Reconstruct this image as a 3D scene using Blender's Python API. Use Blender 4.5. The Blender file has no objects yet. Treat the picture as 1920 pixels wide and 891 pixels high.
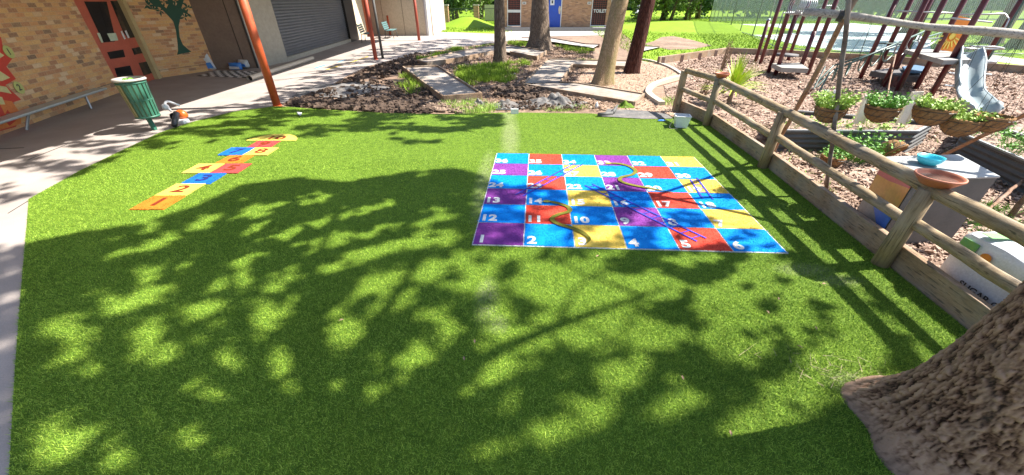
import bpy, math, random
import numpy as np
from mathutils import noise as mnoise
from mathutils import Vector, Matrix
random.seed(7); rng = np.random.default_rng(11)
R = math.radians
S = bpy.context.scene
COL = S.collection

# ------------------------------------------------------------ camera, world, sun, exposure
CAMH = 2.0; PITCH = R(32.5); FPX = 700.0
cam_d = bpy.data.cameras.new('camera'); cam = bpy.data.objects.new('camera', cam_d); COL.objects.link(cam)
cam.location = (0, 0, CAMH); cam.rotation_euler = (R(90) - PITCH, 0, 0)
cam_d.sensor_width = 36; cam_d.lens = FPX / 1920 * 36; cam_d.clip_start = .05; cam_d.clip_end = 600
S.camera = cam
SUN_EL = 50.0; SUN_AZ = 8.0          # degrees above the horizon; degrees from +X towards +Y
w = bpy.data.worlds.new('World'); S.world = w; w.use_nodes = True
nt = w.node_tree; sky = nt.nodes.new('ShaderNodeTexSky'); sky.sky_type = 'NISHITA'; sky.sun_disc = False
sky.sun_elevation = R(SUN_EL); sky.sun_rotation = R(90 - SUN_AZ)
bg = nt.nodes['Background']; nt.links.new(sky.outputs[0], bg.inputs[0]); bg.inputs[1].default_value = .095
sd = bpy.data.lights.new('sun', 'SUN'); sd.energy = 5.0; sd.angle = R(.55); sd.color = (1, .95, .87)
sun = bpy.data.objects.new('sun', sd); COL.objects.link(sun)
SV = Vector((math.cos(R(SUN_EL)) * math.cos(R(SUN_AZ)), math.cos(R(SUN_EL)) * math.sin(R(SUN_AZ)), math.sin(R(SUN_EL))))
sun.rotation_euler = (-SV).to_track_quat('-Z', 'Y').to_euler(); sun.location = (10, 2, 14)
S.view_settings.view_transform = 'Standard'; S.view_settings.look = 'None'
S.view_settings.gamma = 1; S.view_settings.exposure = 1.65
S.cycles.max_bounces = 6; S.cycles.transparent_max_bounces = 10

# ------------------------------------------------------------ measuring helpers (photo survey -> metres on real planes)
def ray(px, py):
    x = (px - 960) / FPX; y = -(py - 445.5) / FPX
    return Vector((x, math.cos(PITCH) + y * math.sin(PITCH), -math.sin(PITCH) + y * math.cos(PITCH)))
def g(px, py, z=0.0):
    d = ray(px, py); t = (z - CAMH) / d.z
    return Vector((d.x * t, d.y * t, z))
def onY(px, py, Y):
    d = ray(px, py); t = Y / d.y
    return Vector((d.x * t, Y, CAMH + d.z * t))
def onwall(px, py, p0, p1):
    """point where a sight line meets the vertical plane through p0 and p1"""
    a = Vector((p0[0], p0[1], 0)); e = Vector((p1[0] - p0[0], p1[1] - p0[1], 0)); n = Vector((-e.y, e.x, 0))
    d = ray(px, py); t = (a - Vector((0, 0, CAMH))).dot(n) / d.dot(n)
    return Vector((0, 0, CAMH)) + d * t
def projpx(X, Y, Z):
    Z = Z - CAMH; f = Y * math.cos(PITCH) - Z * math.sin(PITCH); u = Y * math.sin(PITCH) + Z * math.cos(PITCH)
    return 960 + FPX * X / f, 445.5 - FPX * u / f
V = Vector

# ------------------------------------------------------------ materials
MATS = {}
def new_mat(name):
    m = bpy.data.materials.new(name); m.use_nodes = True
    MATS[name] = m; return m, m.node_tree, m.node_tree.nodes['Principled BSDF']
def pos_node(t, mode='world'):
    if mode == 'uv': return t.nodes.new('ShaderNodeTexCoord').outputs['UV']
    if mode == 'obj': return t.nodes.new('ShaderNodeTexCoord').outputs['Object']
    return t.nodes.new('ShaderNodeNewGeometry').outputs['Position']
def noise(t, co, scale, detail=4, rough=.6, dist=0):
    n = t.nodes.new('ShaderNodeTexNoise'); n.inputs['Scale'].default_value = scale
    n.inputs['Detail'].default_value = detail; n.inputs['Roughness'].default_value = rough
    n.inputs['Distortion'].default_value = dist
    t.links.new(co, n.inputs['Vector']); return n.outputs['Fac']
def ramp(t, fac, stops):
    r = t.nodes.new('ShaderNodeValToRGB'); e = r.color_ramp.elements
    while len(e) < len(stops): e.new(.5)
    for el, (p, c) in zip(e, stops): el.position = p; el.color = (*c, 1)
    t.links.new(fac, r.inputs[0]); return r.outputs[0]
def mixc(t, fac, a, b, mode='MIX'):
    m = t.nodes.new('ShaderNodeMix'); m.data_type = 'RGBA'; m.blend_type = mode
    if isinstance(fac, (int, float)): m.inputs[0].default_value = fac
    else: t.links.new(fac, m.inputs[0])
    for i, v in ((6, a), (7, b)):
        if isinstance(v, tuple): m.inputs[i].default_value = (*v, 1)
        else: t.links.new(v, m.inputs[i])
    return m.outputs[2]
def mapping(t, co, scale=(1, 1, 1), rot=(0, 0, 0)):
    m = t.nodes.new('ShaderNodeMapping'); m.inputs['Scale'].default_value = scale; m.inputs['Rotation'].default_value = rot
    t.links.new(co, m.inputs[0]); return m.outputs[0]
def bump(t, b, h, strength, dist=.01):
    n = t.nodes.new('ShaderNodeBump'); n.inputs['Strength'].default_value = strength; n.inputs['Distance'].default_value = dist
    t.links.new(h, n.inputs['Height']); t.links.new(n.outputs[0], b.inputs['Normal'])
def mat(name, c, rough=.7, c2=None, scale=8, metal=0, bmp=0, bscale=None, stretch=None, spec=None, var=.18, lo=.35, hi=.65, mode='world', bdist=.01):
    if name in MATS: return MATS[name]
    m, t, b = new_mat(name)
    b.inputs['Roughness'].default_value = rough; b.inputs['Metallic'].default_value = metal
    if spec is not None: b.inputs['Specular IOR Level'].default_value = spec
    co = pos_node(t, mode)
    if stretch: co = mapping(t, co, stretch)
    if c2 is None: c2 = tuple(x * (1 - var) for x in c); 
    col = ramp(t, noise(t, co, scale), [(lo, c), (hi, c2)])
    col = mixc(t, .25, col, ramp(t, noise(t, co, scale * 9, 2), [(.3, tuple(x * .6 for x in c)), (.7, tuple(min(1, x * 1.3) for x in c))]))
    t.links.new(col, b.inputs['Base Color'])
    if bmp: bump(t, b, noise(t, co, bscale or scale * 6, 4), bmp, bdist)
    return m

def brick_mat(name, stops, mortar, bw=.225, bh=.078):
    m, t, b = new_mat(name); co = pos_node(t, 'uv')
    n = t.nodes.new('ShaderNodeTexBrick'); n.inputs['Color1'].default_value = (0, 0, 0, 1); n.inputs['Color2'].default_value = (1, 1, 1, 1)
    n.inputs['Mortar'].default_value = (.5, .5, .5, 1); n.inputs['Scale'].default_value = 1
    n.inputs['Mortar Size'].default_value = .005; n.inputs['Mortar Smooth'].default_value = .3; n.inputs['Bias'].default_value = 0
    n.inputs['Brick Width'].default_value = bw; n.inputs['Row Height'].default_value = bh
    wob = t.nodes.new('ShaderNodeTexNoise'); wob.inputs['Scale'].default_value = 9; t.links.new(co, wob.inputs['Vector'])
    vm = t.nodes.new('ShaderNodeVectorMath'); vm.operation = 'MULTIPLY_ADD'; vm.inputs[1].default_value = (.008, .008, 0)
    t.links.new(wob.outputs['Color'], vm.inputs[0]); t.links.new(co, vm.inputs[2])
    t.links.new(vm.outputs[0], n.inputs['Vector'])
    c = ramp(t, n.outputs['Color'], stops)
    for_n = noise(t, co, 30, 5, .7)
    c = mixc(t, .35, c, ramp(t, for_n, [(.3, (.2, .11, .06)), (.7, (.75, .5, .28))]), 'MIX')
    c = mixc(t, n.outputs['Fac'], c, mortar)
    t.links.new(c, b.inputs['Base Color']); b.inputs['Roughness'].default_value = .9
    inv = t.nodes.new('ShaderNodeMath'); inv.operation = 'MULTIPLY_ADD'; inv.inputs[1].default_value = -1
    t.links.new(n.outputs['Fac'], inv.inputs[0]); t.links.new(for_n, inv.inputs[2]); bump(t, b, inv.outputs[0], .6, .008)
    return m

brick_mat('brick_tan', [(0, (.64, .32, .11)), (.25, (.72, .43, .16)), (.42, (.60, .25, .10)), (.56, (.68, .37, .16)), (.62, (.36, .15, .08)), (.74, (.50, .22, .10)), (.82, (.11, .07, .055)), (.88, (.60, .34, .16)), (.95, (.72, .52, .32))], (.55, .38, .22))
brick_mat('brick_far', [(0, (.46, .22, .11)), (.4, (.40, .19, .09)), (.6, (.18, .08, .05)), (.8, (.44, .22, .12)), (1, (.55, .32, .18))], (.34, .25, .18))

def turf_mat(name, cols, hs=700, sand=False):
    m, t, b = new_mat(name); co = pos_node(t)
    big = noise(t, co, .9, 3); mid = noise(t, co, 14, 3); fine = noise(t, mapping(t, co, (1, .6, 1)), hs, 2, .8)
    c = ramp(t, fine, [(.3, cols[0]), (.5, cols[1]), (.72, cols[2])])
    c = mixc(t, .35, c, ramp(t, mid, [(.35, cols[0]), (.65, cols[2])]), 'MIX')
    c = mixc(t, .25, c, ramp(t, big, [(.35, cols[1]), (.65, cols[2])]), 'MIX')
    if sand:   # pale sand brushed into the pile along the seam and in a few spots
        sx = t.nodes.new('ShaderNodeSeparateXYZ'); t.links.new(co, sx.inputs[0])
        def band(x0, y0, wx, wy, sl=0):
            a = t.nodes.new('ShaderNodeMath'); a.operation = 'MULTIPLY_ADD'; a.inputs[1].default_value = sl; t.links.new(sx.outputs[1], a.inputs[0]); t.links.new(sx.outputs[0], a.inputs[2])
            d = t.nodes.new('ShaderNodeVectorMath'); d.operation = 'SUBTRACT'; d.inputs[1].default_value = (x0 + sl * y0, y0, 0)
            cx = t.nodes.new('ShaderNodeCombineXYZ'); t.links.new(a.outputs[0], cx.inputs[0]); t.links.new(sx.outputs[1], cx.inputs[1]); t.links.new(cx.outputs[0], d.inputs[0])
            s = t.nodes.new('ShaderNodeVectorMath'); s.operation = 'MULTIPLY'; s.inputs[1].default_value = (1 / wx, 1 / wy, 0); t.links.new(d.outputs[0], s.inputs[0])
            l = t.nodes.new('ShaderNodeVectorMath'); l.operation = 'LENGTH'; t.links.new(s.outputs[0], l.inputs[0])
            q = t.nodes.new('ShaderNodeMapRange'); q.inputs[1].default_value = 1; q.inputs[2].default_value = .35; q.inputs[3].default_value = 0; q.inputs[4].default_value = 1
            t.links.new(l.outputs['Value'], q.inputs[0]); return q.outputs[0]
        tot = None
        for a in ((-.03, 6.5, .2, 1.7, 0), (-.35, 4.4, .16, 1.4, 0), (-.2, 2.2, .12, .35, 0), (-.1, 1.95, .1, .12, 0), (2.75, 2.45, .25, .1, 0), (2.55, 2.6, .3, .12, 0), (2.1, 1.45, .2, .12, 0), (-.05, 7.8, .18, .6, 0)):
            q = band(*a)
            if tot is None: tot = q
            else:
                mx = t.nodes.new('ShaderNodeMath'); mx.operation = 'MAXIMUM'; t.links.new(tot, mx.inputs[0]); t.links.new(q, mx.inputs[1]); tot = mx.outputs[0]
        ms = t.nodes.new('ShaderNodeMath'); ms.operation = 'MULTIPLY'; t.links.new(tot, ms.inputs[0])
        mr = t.nodes.new('ShaderNodeMapRange'); mr.inputs[1].default_value = .3; mr.inputs[2].default_value = .7; mr.inputs[3].default_value = .1; mr.inputs[4].default_value = .6
        t.links.new(noise(t, co, 60, 3), mr.inputs[0]); t.links.new(mr.outputs[0], ms.inputs[1])
        c = mixc(t, ms.outputs[0], c, (.34, .34, .2))
    t.links.new(c, b.inputs['Base Color']); b.inputs['Roughness'].default_value = .7; b.inputs['Specular IOR Level'].default_value = .1
    bump(t, b, fine, .5, .01)
    return m
TURF = [(.03, .06, .008), (.08, .14, .014), (.15, .24, .022)]
turf_mat('turf', TURF, 260, True); turf_mat('turf_blade_old', [(.08, .125, .012), (.20, .28, .022), (.36, .45, .055)], 420, True)
def blade_mat():
    turf_mat('turf_blade', [(.02, .06, .012), (.09, .18, .02), (.18, .30, .035)], 300, True)
    m = MATS['turf_blade']; t = m.node_tree; b = t.nodes['Principled BSDF']; l = b.inputs['Base Color'].links[0]; src = l.from_socket
    gi = t.nodes.new('ShaderNodeNewGeometry'); c = ramp(t, gi.outputs['Random Per Island'], [(0, (.03, .08, .018)), (.3, (.13, .25, .03)), (.65, (.32, .49, .05)), (1, (.56, .72, .12))])
    pn = pos_node(t); big = ramp(t, noise(t, pn, .8, 4, .6, .8), [(.35, (.80, .80, .76)), (.5, (.97, .97, .95)), (.65, (1, 1, 1))])
    t.links.new(mixc(t, 1.0, mixc(t, .75, src, c), big, 'MULTIPLY'), b.inputs['Base Color'])
blade_mat()
turf_mat('lawn', [(.08, .15, .01), (.17, .28, .015), (.26, .38, .03)], 30)
turf_mat('lawn_blade', [(.10, .18, .01), (.19, .30, .02), (.30, .42, .06)], 40)

def mix_ground(name, stops, scale, bm=.5, bd=.02, vor=None, rough=.9):
    m, t, b = new_mat(name); co = pos_node(t)
    c = ramp(t, noise(t, co, scale, 6, .65), stops)
    big = noise(t, co, scale * .12, 3)
    c = mixc(t, .4, c, ramp(t, big, [(.35, stops[0][1]), (.65, stops[-1][1])]))
    if vor:
        v = t.nodes.new('ShaderNodeTexVoronoi'); v.inputs['Scale'].default_value = vor; t.links.new(mapping(t, co, (1, 1.7, 1)), v.inputs['Vector'])
        sp = t.nodes.new('ShaderNodeSeparateColor'); t.links.new(v.outputs['Color'], sp.inputs[0])
        c = mixc(t, .6, c, ramp(t, sp.outputs[0], stops)); bump(t, b, v.outputs['Distance'], bm, bd)
    else: bump(t, b, noise(t, co, scale * 3, 5, .7), bm, bd)
    t.links.new(c, b.inputs['Base Color']); b.inputs['Roughness'].default_value = rough
    return m
mix_ground('earth', [(.3, (.08, .045, .028)), (.5, (.20, .125, .08)), (.7, (.32, .22, .15))], 5, .6, .03)
mix_ground('dark_soil', [(.3, (.035, .022, .014)), (.5, (.09, .055, .035)), (.7, (.19, .13, .09))], 9, .8, .04)
mix_ground('mulch', [(.25, (.13, .07, .05)), (.5, (.30, .19, .14)), (.75, (.46, .34, .26))], 30, .8, .02, 38)
mix_ground('woodchip', [(.25, (.22, .13, .08)), (.5, (.36, .24, .16)), (.75, (.46, .33, .23))], 24, .6, .02, 45)
mix_ground('mulch_chip', [(.3, (.12, .065, .045)), (.5, (.33, .21, .15)), (.7, (.55, .42, .32))], 40, .2, .01)
mix_ground('litter', [(.3, (.05, .028, .016)), (.5, (.14, .08, .045)), (.7, (.28, .18, .11))], 40, .2, .01)
mix_ground('weed_cloth', [(.35, (.06, .06, .06)), (.5, (.11, .11, .11)), (.62, (.22, .19, .165))], 5, .6, .03)
mix_ground('gravel', [(.3, (.17, .125, .095)), (.5, (.27, .225, .185)), (.7, (.36, .32, .275))], 7, .5, .01)
mix_ground('court', [(.3, (.36, .43, .42)), (.5, (.40, .47, .46)), (.7, (.43, .49, .48))], 1.5, .1, .01)
mix_ground('pale_path', [(.3, (.32, .29, .25)), (.5, (.37, .34, .30)), (.7, (.4, .37, .33))], 6, .2, .01)

def concrete_mat():
    m, t, b = new_mat('paving'); co = pos_node(t)
    c = ramp(t, noise(t, co, 1.3, 5, .6), [(.3, (.225, .19, .168)), (.5, (.285, .243, .217)), (.7, (.335, .29, .26))])
    c = mixc(t, .3, c, ramp(t, noise(t, co, 120, 3, .7), [(.3, (.2, .17, .15)), (.7, (.46, .41, .38))]))
    c = mixc(t, ramp(t, noise(t, co, 3.1, 6, .75, .6), [(.62, (0, 0, 0)), (.8, (.5, .5, .5))]), c, (.16, .11, .09))
    t.links.new(c, b.inputs['Base Color']); b.inputs['Roughness'].default_value = .85
    bump(t, b, noise(t, co, 160, 4), .25, .004)
concrete_mat()

def bark_mat(name, dark, mid, light, sc=1.0, moss=None, strong=1.0, fur=(1, 1, .32)):
    m, t, b = new_mat(name); co = pos_node(t, 'obj'); co = mapping(t, co, fur)
    v = t.nodes.new('ShaderNodeTexVoronoi'); v.feature = 'DISTANCE_TO_EDGE'; v.inputs['Scale'].default_value = 22 * sc; v.inputs['Randomness'].default_value = 1
    nz = t.nodes.new('ShaderNodeTexNoise'); nz.inputs['Scale'].default_value = 9 * sc; nz.inputs['Detail'].default_value = 5; t.links.new(co, nz.inputs['Vector'])
    ad = t.nodes.new('ShaderNodeVectorMath'); ad.operation = 'MULTIPLY_ADD'; ad.inputs[1].default_value = (.12 / sc, .12 / sc, .12 / sc)
    t.links.new(nz.outputs['Color'], ad.inputs[0]); t.links.new(co, ad.inputs[2]); t.links.new(ad.outputs[0], v.inputs['Vector'])
    r = t.nodes.new('ShaderNodeMapRange'); r.inputs[1].default_value = 0; r.inputs[2].default_value = .32; t.links.new(v.outputs['Distance'], r.inputs[0])
    f2 = noise(t, co, 60 * sc, 5, .75)
    c = ramp(t, r.outputs[0], [(0, dark), (.35, mid), (1, light)])
    c = mixc(t, .45, c, ramp(t, f2, [(.3, dark), (.5, mid), (.72, light)]))
    if moss: c = mixc(t, ramp(t, noise(t, co, 4, 4), [(.45, (0, 0, 0)), (.7, (.8, .8, .8))]), c, moss)
    t.links.new(c, b.inputs['Base Color']); b.inputs['Roughness'].default_value = .95; b.inputs['Specular IOR Level'].default_value = .15
    ma = t.nodes.new('ShaderNodeMath'); ma.operation = 'MULTIPLY_ADD'; ma.inputs[1].default_value = .5; t.links.new(f2, ma.inputs[0]); t.links.new(r.outputs[0], ma.inputs[2])
    bump(t, b, ma.outputs[0], strong, .02)
    return m
def near_bark():
    m, t, b = new_mat('bark_near'); co0 = pos_node(t, 'obj'); co = mapping(t, co0, (1, 1, .42))
    at = t.nodes.new('ShaderNodeAttribute'); at.attribute_name = 'crev'; n1 = noise(t, co, 70, 6, .75, .4)
    h = t.nodes.new('ShaderNodeMath'); h.operation = 'MULTIPLY_ADD'; h.inputs[1].default_value = .5; t.links.new(n1, h.inputs[0]); t.links.new(at.outputs['Fac'], h.inputs[2])
    c = ramp(t, h.outputs[0], [(.34, (.025, .013, .008)), (.5, (.11, .058, .037)), (.7, (.24, .14, .092)), (1.0, (.38, .24, .165))])
    c = mixc(t, ramp(t, noise(t, co0, 6, 4), [(.5, (0, 0, 0)), (.75, (.35, .35, .35))]), c, (.15, .12, .10))
    sx = t.nodes.new('ShaderNodeSeparateXYZ'); t.links.new(co0, sx.inputs[0]); q = t.nodes.new('ShaderNodeMapRange'); q.inputs[1].default_value = .0; q.inputs[2].default_value = .10; q.inputs[3].default_value = .55; q.inputs[4].default_value = 0; t.links.new(sx.outputs[2], q.inputs[0])
    c = mixc(t, q.outputs[0], c, (.17, .125, .095))
    t.links.new(c, b.inputs['Base Color']); b.inputs['Roughness'].default_value = .9; b.inputs['Specular IOR Level'].default_value = .15
    bump(t, b, n1, .6, .01)
near_bark()
bark_mat('bark_grey', (.05, .035, .026), (.15, .11, .08), (.26, .20, .15), 1.0, None, .8, (1, 1, .2))
bark_mat('bark_pale', (.15, .10, .055), (.30, .21, .12), (.40, .29, .19), 1.6, (.16, .15, .05), .4, (1, 1, .25))
bark_mat('bark_red', (.016, .007, .006), (.07, .026, .018), (.14, .06, .045), 1.0, None, 1.0, (1, 1, .15))

def wood(name, c, c2, dark=.5, ax=1):
    m, t, b = new_mat(name); co = pos_node(t, 'obj')
    st = (1, .07, 1) if ax == 1 else (1, 1, .07); n1 = noise(t, mapping(t, co, st), 30, 5, .7, .4); n2 = noise(t, co, 3.5, 4)
    n1 = noise(t, mapping(t, co, st), 45, 6, .78, .5); cc = ramp(t, n1, [(.36, tuple(x * dark for x in c)), (.5, c), (.72, c2)])
    cc = mixc(t, .35, cc, ramp(t, n2, [(.35, tuple(x * .6 for x in c)), (.65, c2)]))
    ck = noise(t, mapping(t, co, (1, .035, 1) if ax == 1 else (1, 1, .035)), 70, 3, .5, .2); cc = mixc(t, ramp(t, ck, [(.60, (0, 0, 0)), (.66, (.85, .85, .85))]), cc, tuple(x * .22 for x in c))
    kn = t.nodes.new('ShaderNodeTexVoronoi'); kn.inputs['Scale'].default_value = 5; t.links.new(mapping(t, co, (1, .8, 1)), kn.inputs['Vector']); cc = mixc(t, ramp(t, kn.outputs['Distance'], [(.07, (.8, .8, .8)), (.13, (0, 0, 0))]), cc, tuple(x * .35 for x in c))
    cc = mixc(t, ramp(t, noise(t, co, 2.2, 5, .6), [(.45, (0, 0, 0)), (.7, (.55, .55, .55))]), cc, (.30, .28, .24))
    t.links.new(cc, b.inputs['Base Color']); b.inputs['Roughness'].default_value = .85; bump(t, b, n1, .5, .01)
    return m
wood('pine_log', (.27, .185, .095), (.42, .315, .185), .35); wood('pine_post', (.27, .185, .095), (.42, .315, .185), .35, 2); wood('sleeper', (.27, .165, .09), (.40, .27, .165), .4); wood('grey_log', (.33, .29, .25), (.48, .44, .39))
wood('stick_brown', (.24, .125, .07), (.34, .19, .11)); wood('stick_dark', (.10, .07, .05), (.17, .125, .09)); wood('edging', (.25, .155, .09), (.38, .27, .17), .4); wood('red_edging', (.26, .15, .11), (.36, .24, .18))

mat('orange_paint', (.52, .10, .032), .45, (.44, .075, .025), 3, bmp=.05)
mat('rust_paint', (.36, .07, .035), .5, (.28, .05, .03), 4)
mat('maroon', (.10, .016, .018), .4, (.075, .012, .014), 4)
mat('door_red', (.50, .11, .06), .55, (.43, .09, .05), 4)
mat('cream', (.52, .40, .20), .6); mat('dark_panel', (.20, .145, .11), .8, (.17, .12, .095), 2, bmp=.3, bscale=90, bdist=.003)
mat('pale_render', (.42, .38, .31), .8, bmp=.3, bscale=90, bdist=.003); mat('beige_panel', (.55, .45, .32), .7, (.5, .41, .29), 1.2)
mat('pink_panel', (.50, .43, .38), .7, (.46, .39, .35), 1); mat('roller', (.13, .14, .155), .45, (.11, .12, .14), 2, metal=.4)
mat('black', (.012, .012, .013), .5); mat('dark_metal', (.07, .07, .072), .5, metal=.3); mat('white_trim', (.68, .66, .62), .6)
mat('grey_pipe', (.10, .10, .09), .5); mat('pvc', (.55, .48, .38), .45, (.5, .43, .34), 4); mat('pvc_white', (.72, .66, .55), .45)
mat('alu', (.42, .47, .47), .4, (.36, .41, .42), 5, metal=.35); mat('steel', (.42, .44, .45), .35, metal=.6); mat('green_steel', (.06, .11, .09), .4, metal=.1)
mat('galv', (.30, .31, .31), .5, (.24, .25, .25), 10, metal=.35, bmp=.05); mat('galv_dark', (.085, .08, .075), .65, (.06, .06, .056), 6)
mat('bin_green', (.035, .14, .09), .45, (.03, .11, .07), 6); mat('bin_tan', (.30, .27, .12), .5, (.25, .22, .10), 6); mat('bin_liner', (.28, .36, .20), .6); mat('bin_rim', (.42, .42, .36), .5, (.3, .2, .2), 14)
mat('saw_orange', (.62, .12, .015), .35); mat('saw_dark', (.03, .03, .035), .45); mat('white_plastic', (.70, .70, .70), .35); mat('clear_plastic', (.80, .82, .84), .2, var=.1)
mat('bag_blue', (.05, .22, .62), .45, (.04, .18, .55), 8); mat('bag_white', (.62, .64, .66), .5, bmp=.3, bscale=20); mat('bench_green', (.10, .20, .20), .5)
mat('terracotta', (.42, .13, .06), .6, (.36, .11, .05), 8); mat('water', (.16, .09, .07), .05); mat('cyan_bowl', (.08, .62, .72), .3, var=.1)
mat('coir', (.24, .12, .045), 1.0, (.36, .20, .08), 25, bmp=1.0, bscale=90, bdist=.02); mat('wire', (.04, .035, .03), .5)
mat('slide', (.25, .30, .31), .45, (.22, .27, .28), 2); mat('panel_orange', (.80, .24, .01), .4); mat('panel_yellow', (.8, .62, .1), .4); mat('deck_grey', (.30, .28, .25), .7); mat('deck_dark', (.09, .08, .08), .7)
mat('blue_cloth', (.04, .11, .2), .8); mat('blue_door', (.02, .08, .44), .5, (.018, .07, .40), 2); mat('conc_step', (.22, .215, .21), .8); mat('conc_pale', (.42, .37, .30), .85, (.36, .31, .25), 9, bmp=.3)
mat('paper_white', (.72, .72, .70), .6); mat('green_print', (.10, .30, .10), .5, (.16, .34, .07), 30); mat('olive_print', (.36, .33, .05), .5); mat('tomato', (.58, .045, .02), .4); mat('orange_print', (.66, .22, .02), .4); mat('ink', (.05, .045, .04), .6)
mat('straw', (.36, .27, .18), .9, (.46, .36, .25), 60, bmp=.8, bscale=150); mat('mural_red', (.55, .045, .02), .7, (.5, .05, .03), 6); mat('mural_orange', (.66, .22, .05), .7, (.6, .16, .04), 5); mat('mural_cream', (.62, .55, .25), .7)
mat('disc_lime', (.48, .50, .16), .7); mat('mural_green', (.012, .06, .035), .7, (.016, .07, .04), 8); mat('line_white', (.66, .66, .64), .8); mat('line_yellow', (.62, .42, .03), .8); mat('line_blue', (.08, .3, .5), .8)
mat('box_orange', (.60, .34, .08), .35, (.65, .25, .1), 3); mat('box_blue', (.05, .16, .55), .35); mat('box_pink', (.55, .12, .15), .35)
mat('glass_dark', (.018, .02, .022), .08, spec=.6, var=.5); mat('poster', (.55, .62, .45), .6)
mat('car_white', (.55, .56, .58), .25); mat('car_glass', (.03, .035, .04), .08); mat('tyre', (.02, .02, .02), .8); mat('fence_cream', (.45, .44, .25), .7); mat('iron', (.05, .055, .05), .5); mat('house_wall', (.5, .42, .36), .8)
mat('leafy_lime', (.26, .42, .05), .6, (.38, .5, .10), 20); mat('leafy_mid', (.10, .28, .02), .6, (.17, .36, .035), 20); mat('yucca', (.42, .52, .05), .5, (.30, .42, .04), 12); mat('dry', (.30, .20, .12), .9)
mat('clod', (.05, .03, .02), .95, (.13, .085, .055), 12, bmp=.8, bscale=60, bdist=.02); mat('clod_light', (.20, .135, .095), .95, (.28, .2, .14), 12, bmp=.8, bscale=60, bdist=.02)

def mat_paint(name, c):
    m, t, b = new_mat(name); co = pos_node(t)
    f = noise(t, co, 330, 3, .8); g2 = noise(t, co, 7, 4)
    c = mixc(t, .5, ramp(t, f, [(.32, tuple(x * .45 for x in c)), (.55, c), (.75, tuple(min(1, x * 1.25) for x in c))]), ramp(t, g2, [(.35, tuple(x * .85 for x in c)), (.65, c)]))
    t.links.new(c, b.inputs['Base Color']); b.inputs['Roughness'].default_value = .8; b.inputs['Specular IOR Level'].default_value = .15; bump(t, b, f, .7, .012)
    return m
PAINT = dict(blue=(.0, .27, .80), red=(.70, .07, .04), yellow=(.86, .60, .10), purple=(.24, .05, .30), white=(.74, .74, .72), ladder=(.05, .07, .55), snake=(.17, .16, .02), snakehead=(.35, .33, .06),
             h_orange=(.62, .19, .02), h_yellow=(.68, .52, .10), h_blue=(.01, .14, .62), h_red=(.55, .065, .06), h_num=(.22, .035, .01), h_numblue=(.02, .03, .15))
for k, v in PAINT.items(): mat_paint('paint_' + k, v)

def leaf_mat(name, a, bcol):
    m, t, b = new_mat(name); co = pos_node(t)
    t.links.new(ramp(t, noise(t, co, 2.5, 5, .7), [(.35, a), (.65, bcol)]), b.inputs['Base Color'])
    b.inputs['Roughness'].default_value = .6; b.inputs['Specular IOR Level'].default_value = .2
leaf_mat('leaf_dark', (.025, .06, .015), (.05, .11, .02)); leaf_mat('leaf_mid', (.05, .10, .02), (.10, .17, .03)); leaf_mat('leaf_bright', (.09, .16, .03), (.18, .25, .05)); leaf_mat('leaf_grey', (.05, .08, .04), (.10, .14, .07))

def link_mesh_mat():
    m, t, b = new_mat('chain_link'); co = pos_node(t, 'uv')
    sx = t.nodes.new('ShaderNodeSeparateXYZ'); t.links.new(co, sx.inputs[0])
    outs = []
    for op in ('ADD', 'SUBTRACT'):
        a = t.nodes.new('ShaderNodeMath'); a.operation = op; t.links.new(sx.outputs[0], a.inputs[0]); t.links.new(sx.outputs[1], a.inputs[1])
        p = t.nodes.new('ShaderNodeMath'); p.operation = 'PINGPONG'; p.inputs[1].default_value = .035; t.links.new(a.outputs[0], p.inputs[0])
        l = t.nodes.new('ShaderNodeMath'); l.operation = 'LESS_THAN'; l.inputs[1].default_value = .006; t.links.new(p.outputs[0], l.inputs[0]); outs.append(l)
    mx = t.nodes.new('ShaderNodeMath'); mx.operation = 'MAXIMUM'; t.links.new(outs[0].outputs[0], mx.inputs[0]); t.links.new(outs[1].outputs[0], mx.inputs[1])
    b.inputs['Base Color'].default_value = (.46, .5, .49, 1); b.inputs['Metallic'].default_value = .3; b.inputs['Roughness'].default_value = .5
    tr = t.nodes.new('ShaderNodeBsdfTransparent'); ms = t.nodes.new('ShaderNodeMixShader')
    t.links.new(mx.outputs[0], ms.inputs[0]); t.links.new(tr.outputs[0], ms.inputs[1]); t.links.new(b.outputs[0], ms.inputs[2])
    t.links.new(ms.outputs[0], t.nodes['Material Output'].inputs[0])
link_mesh_mat()

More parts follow.
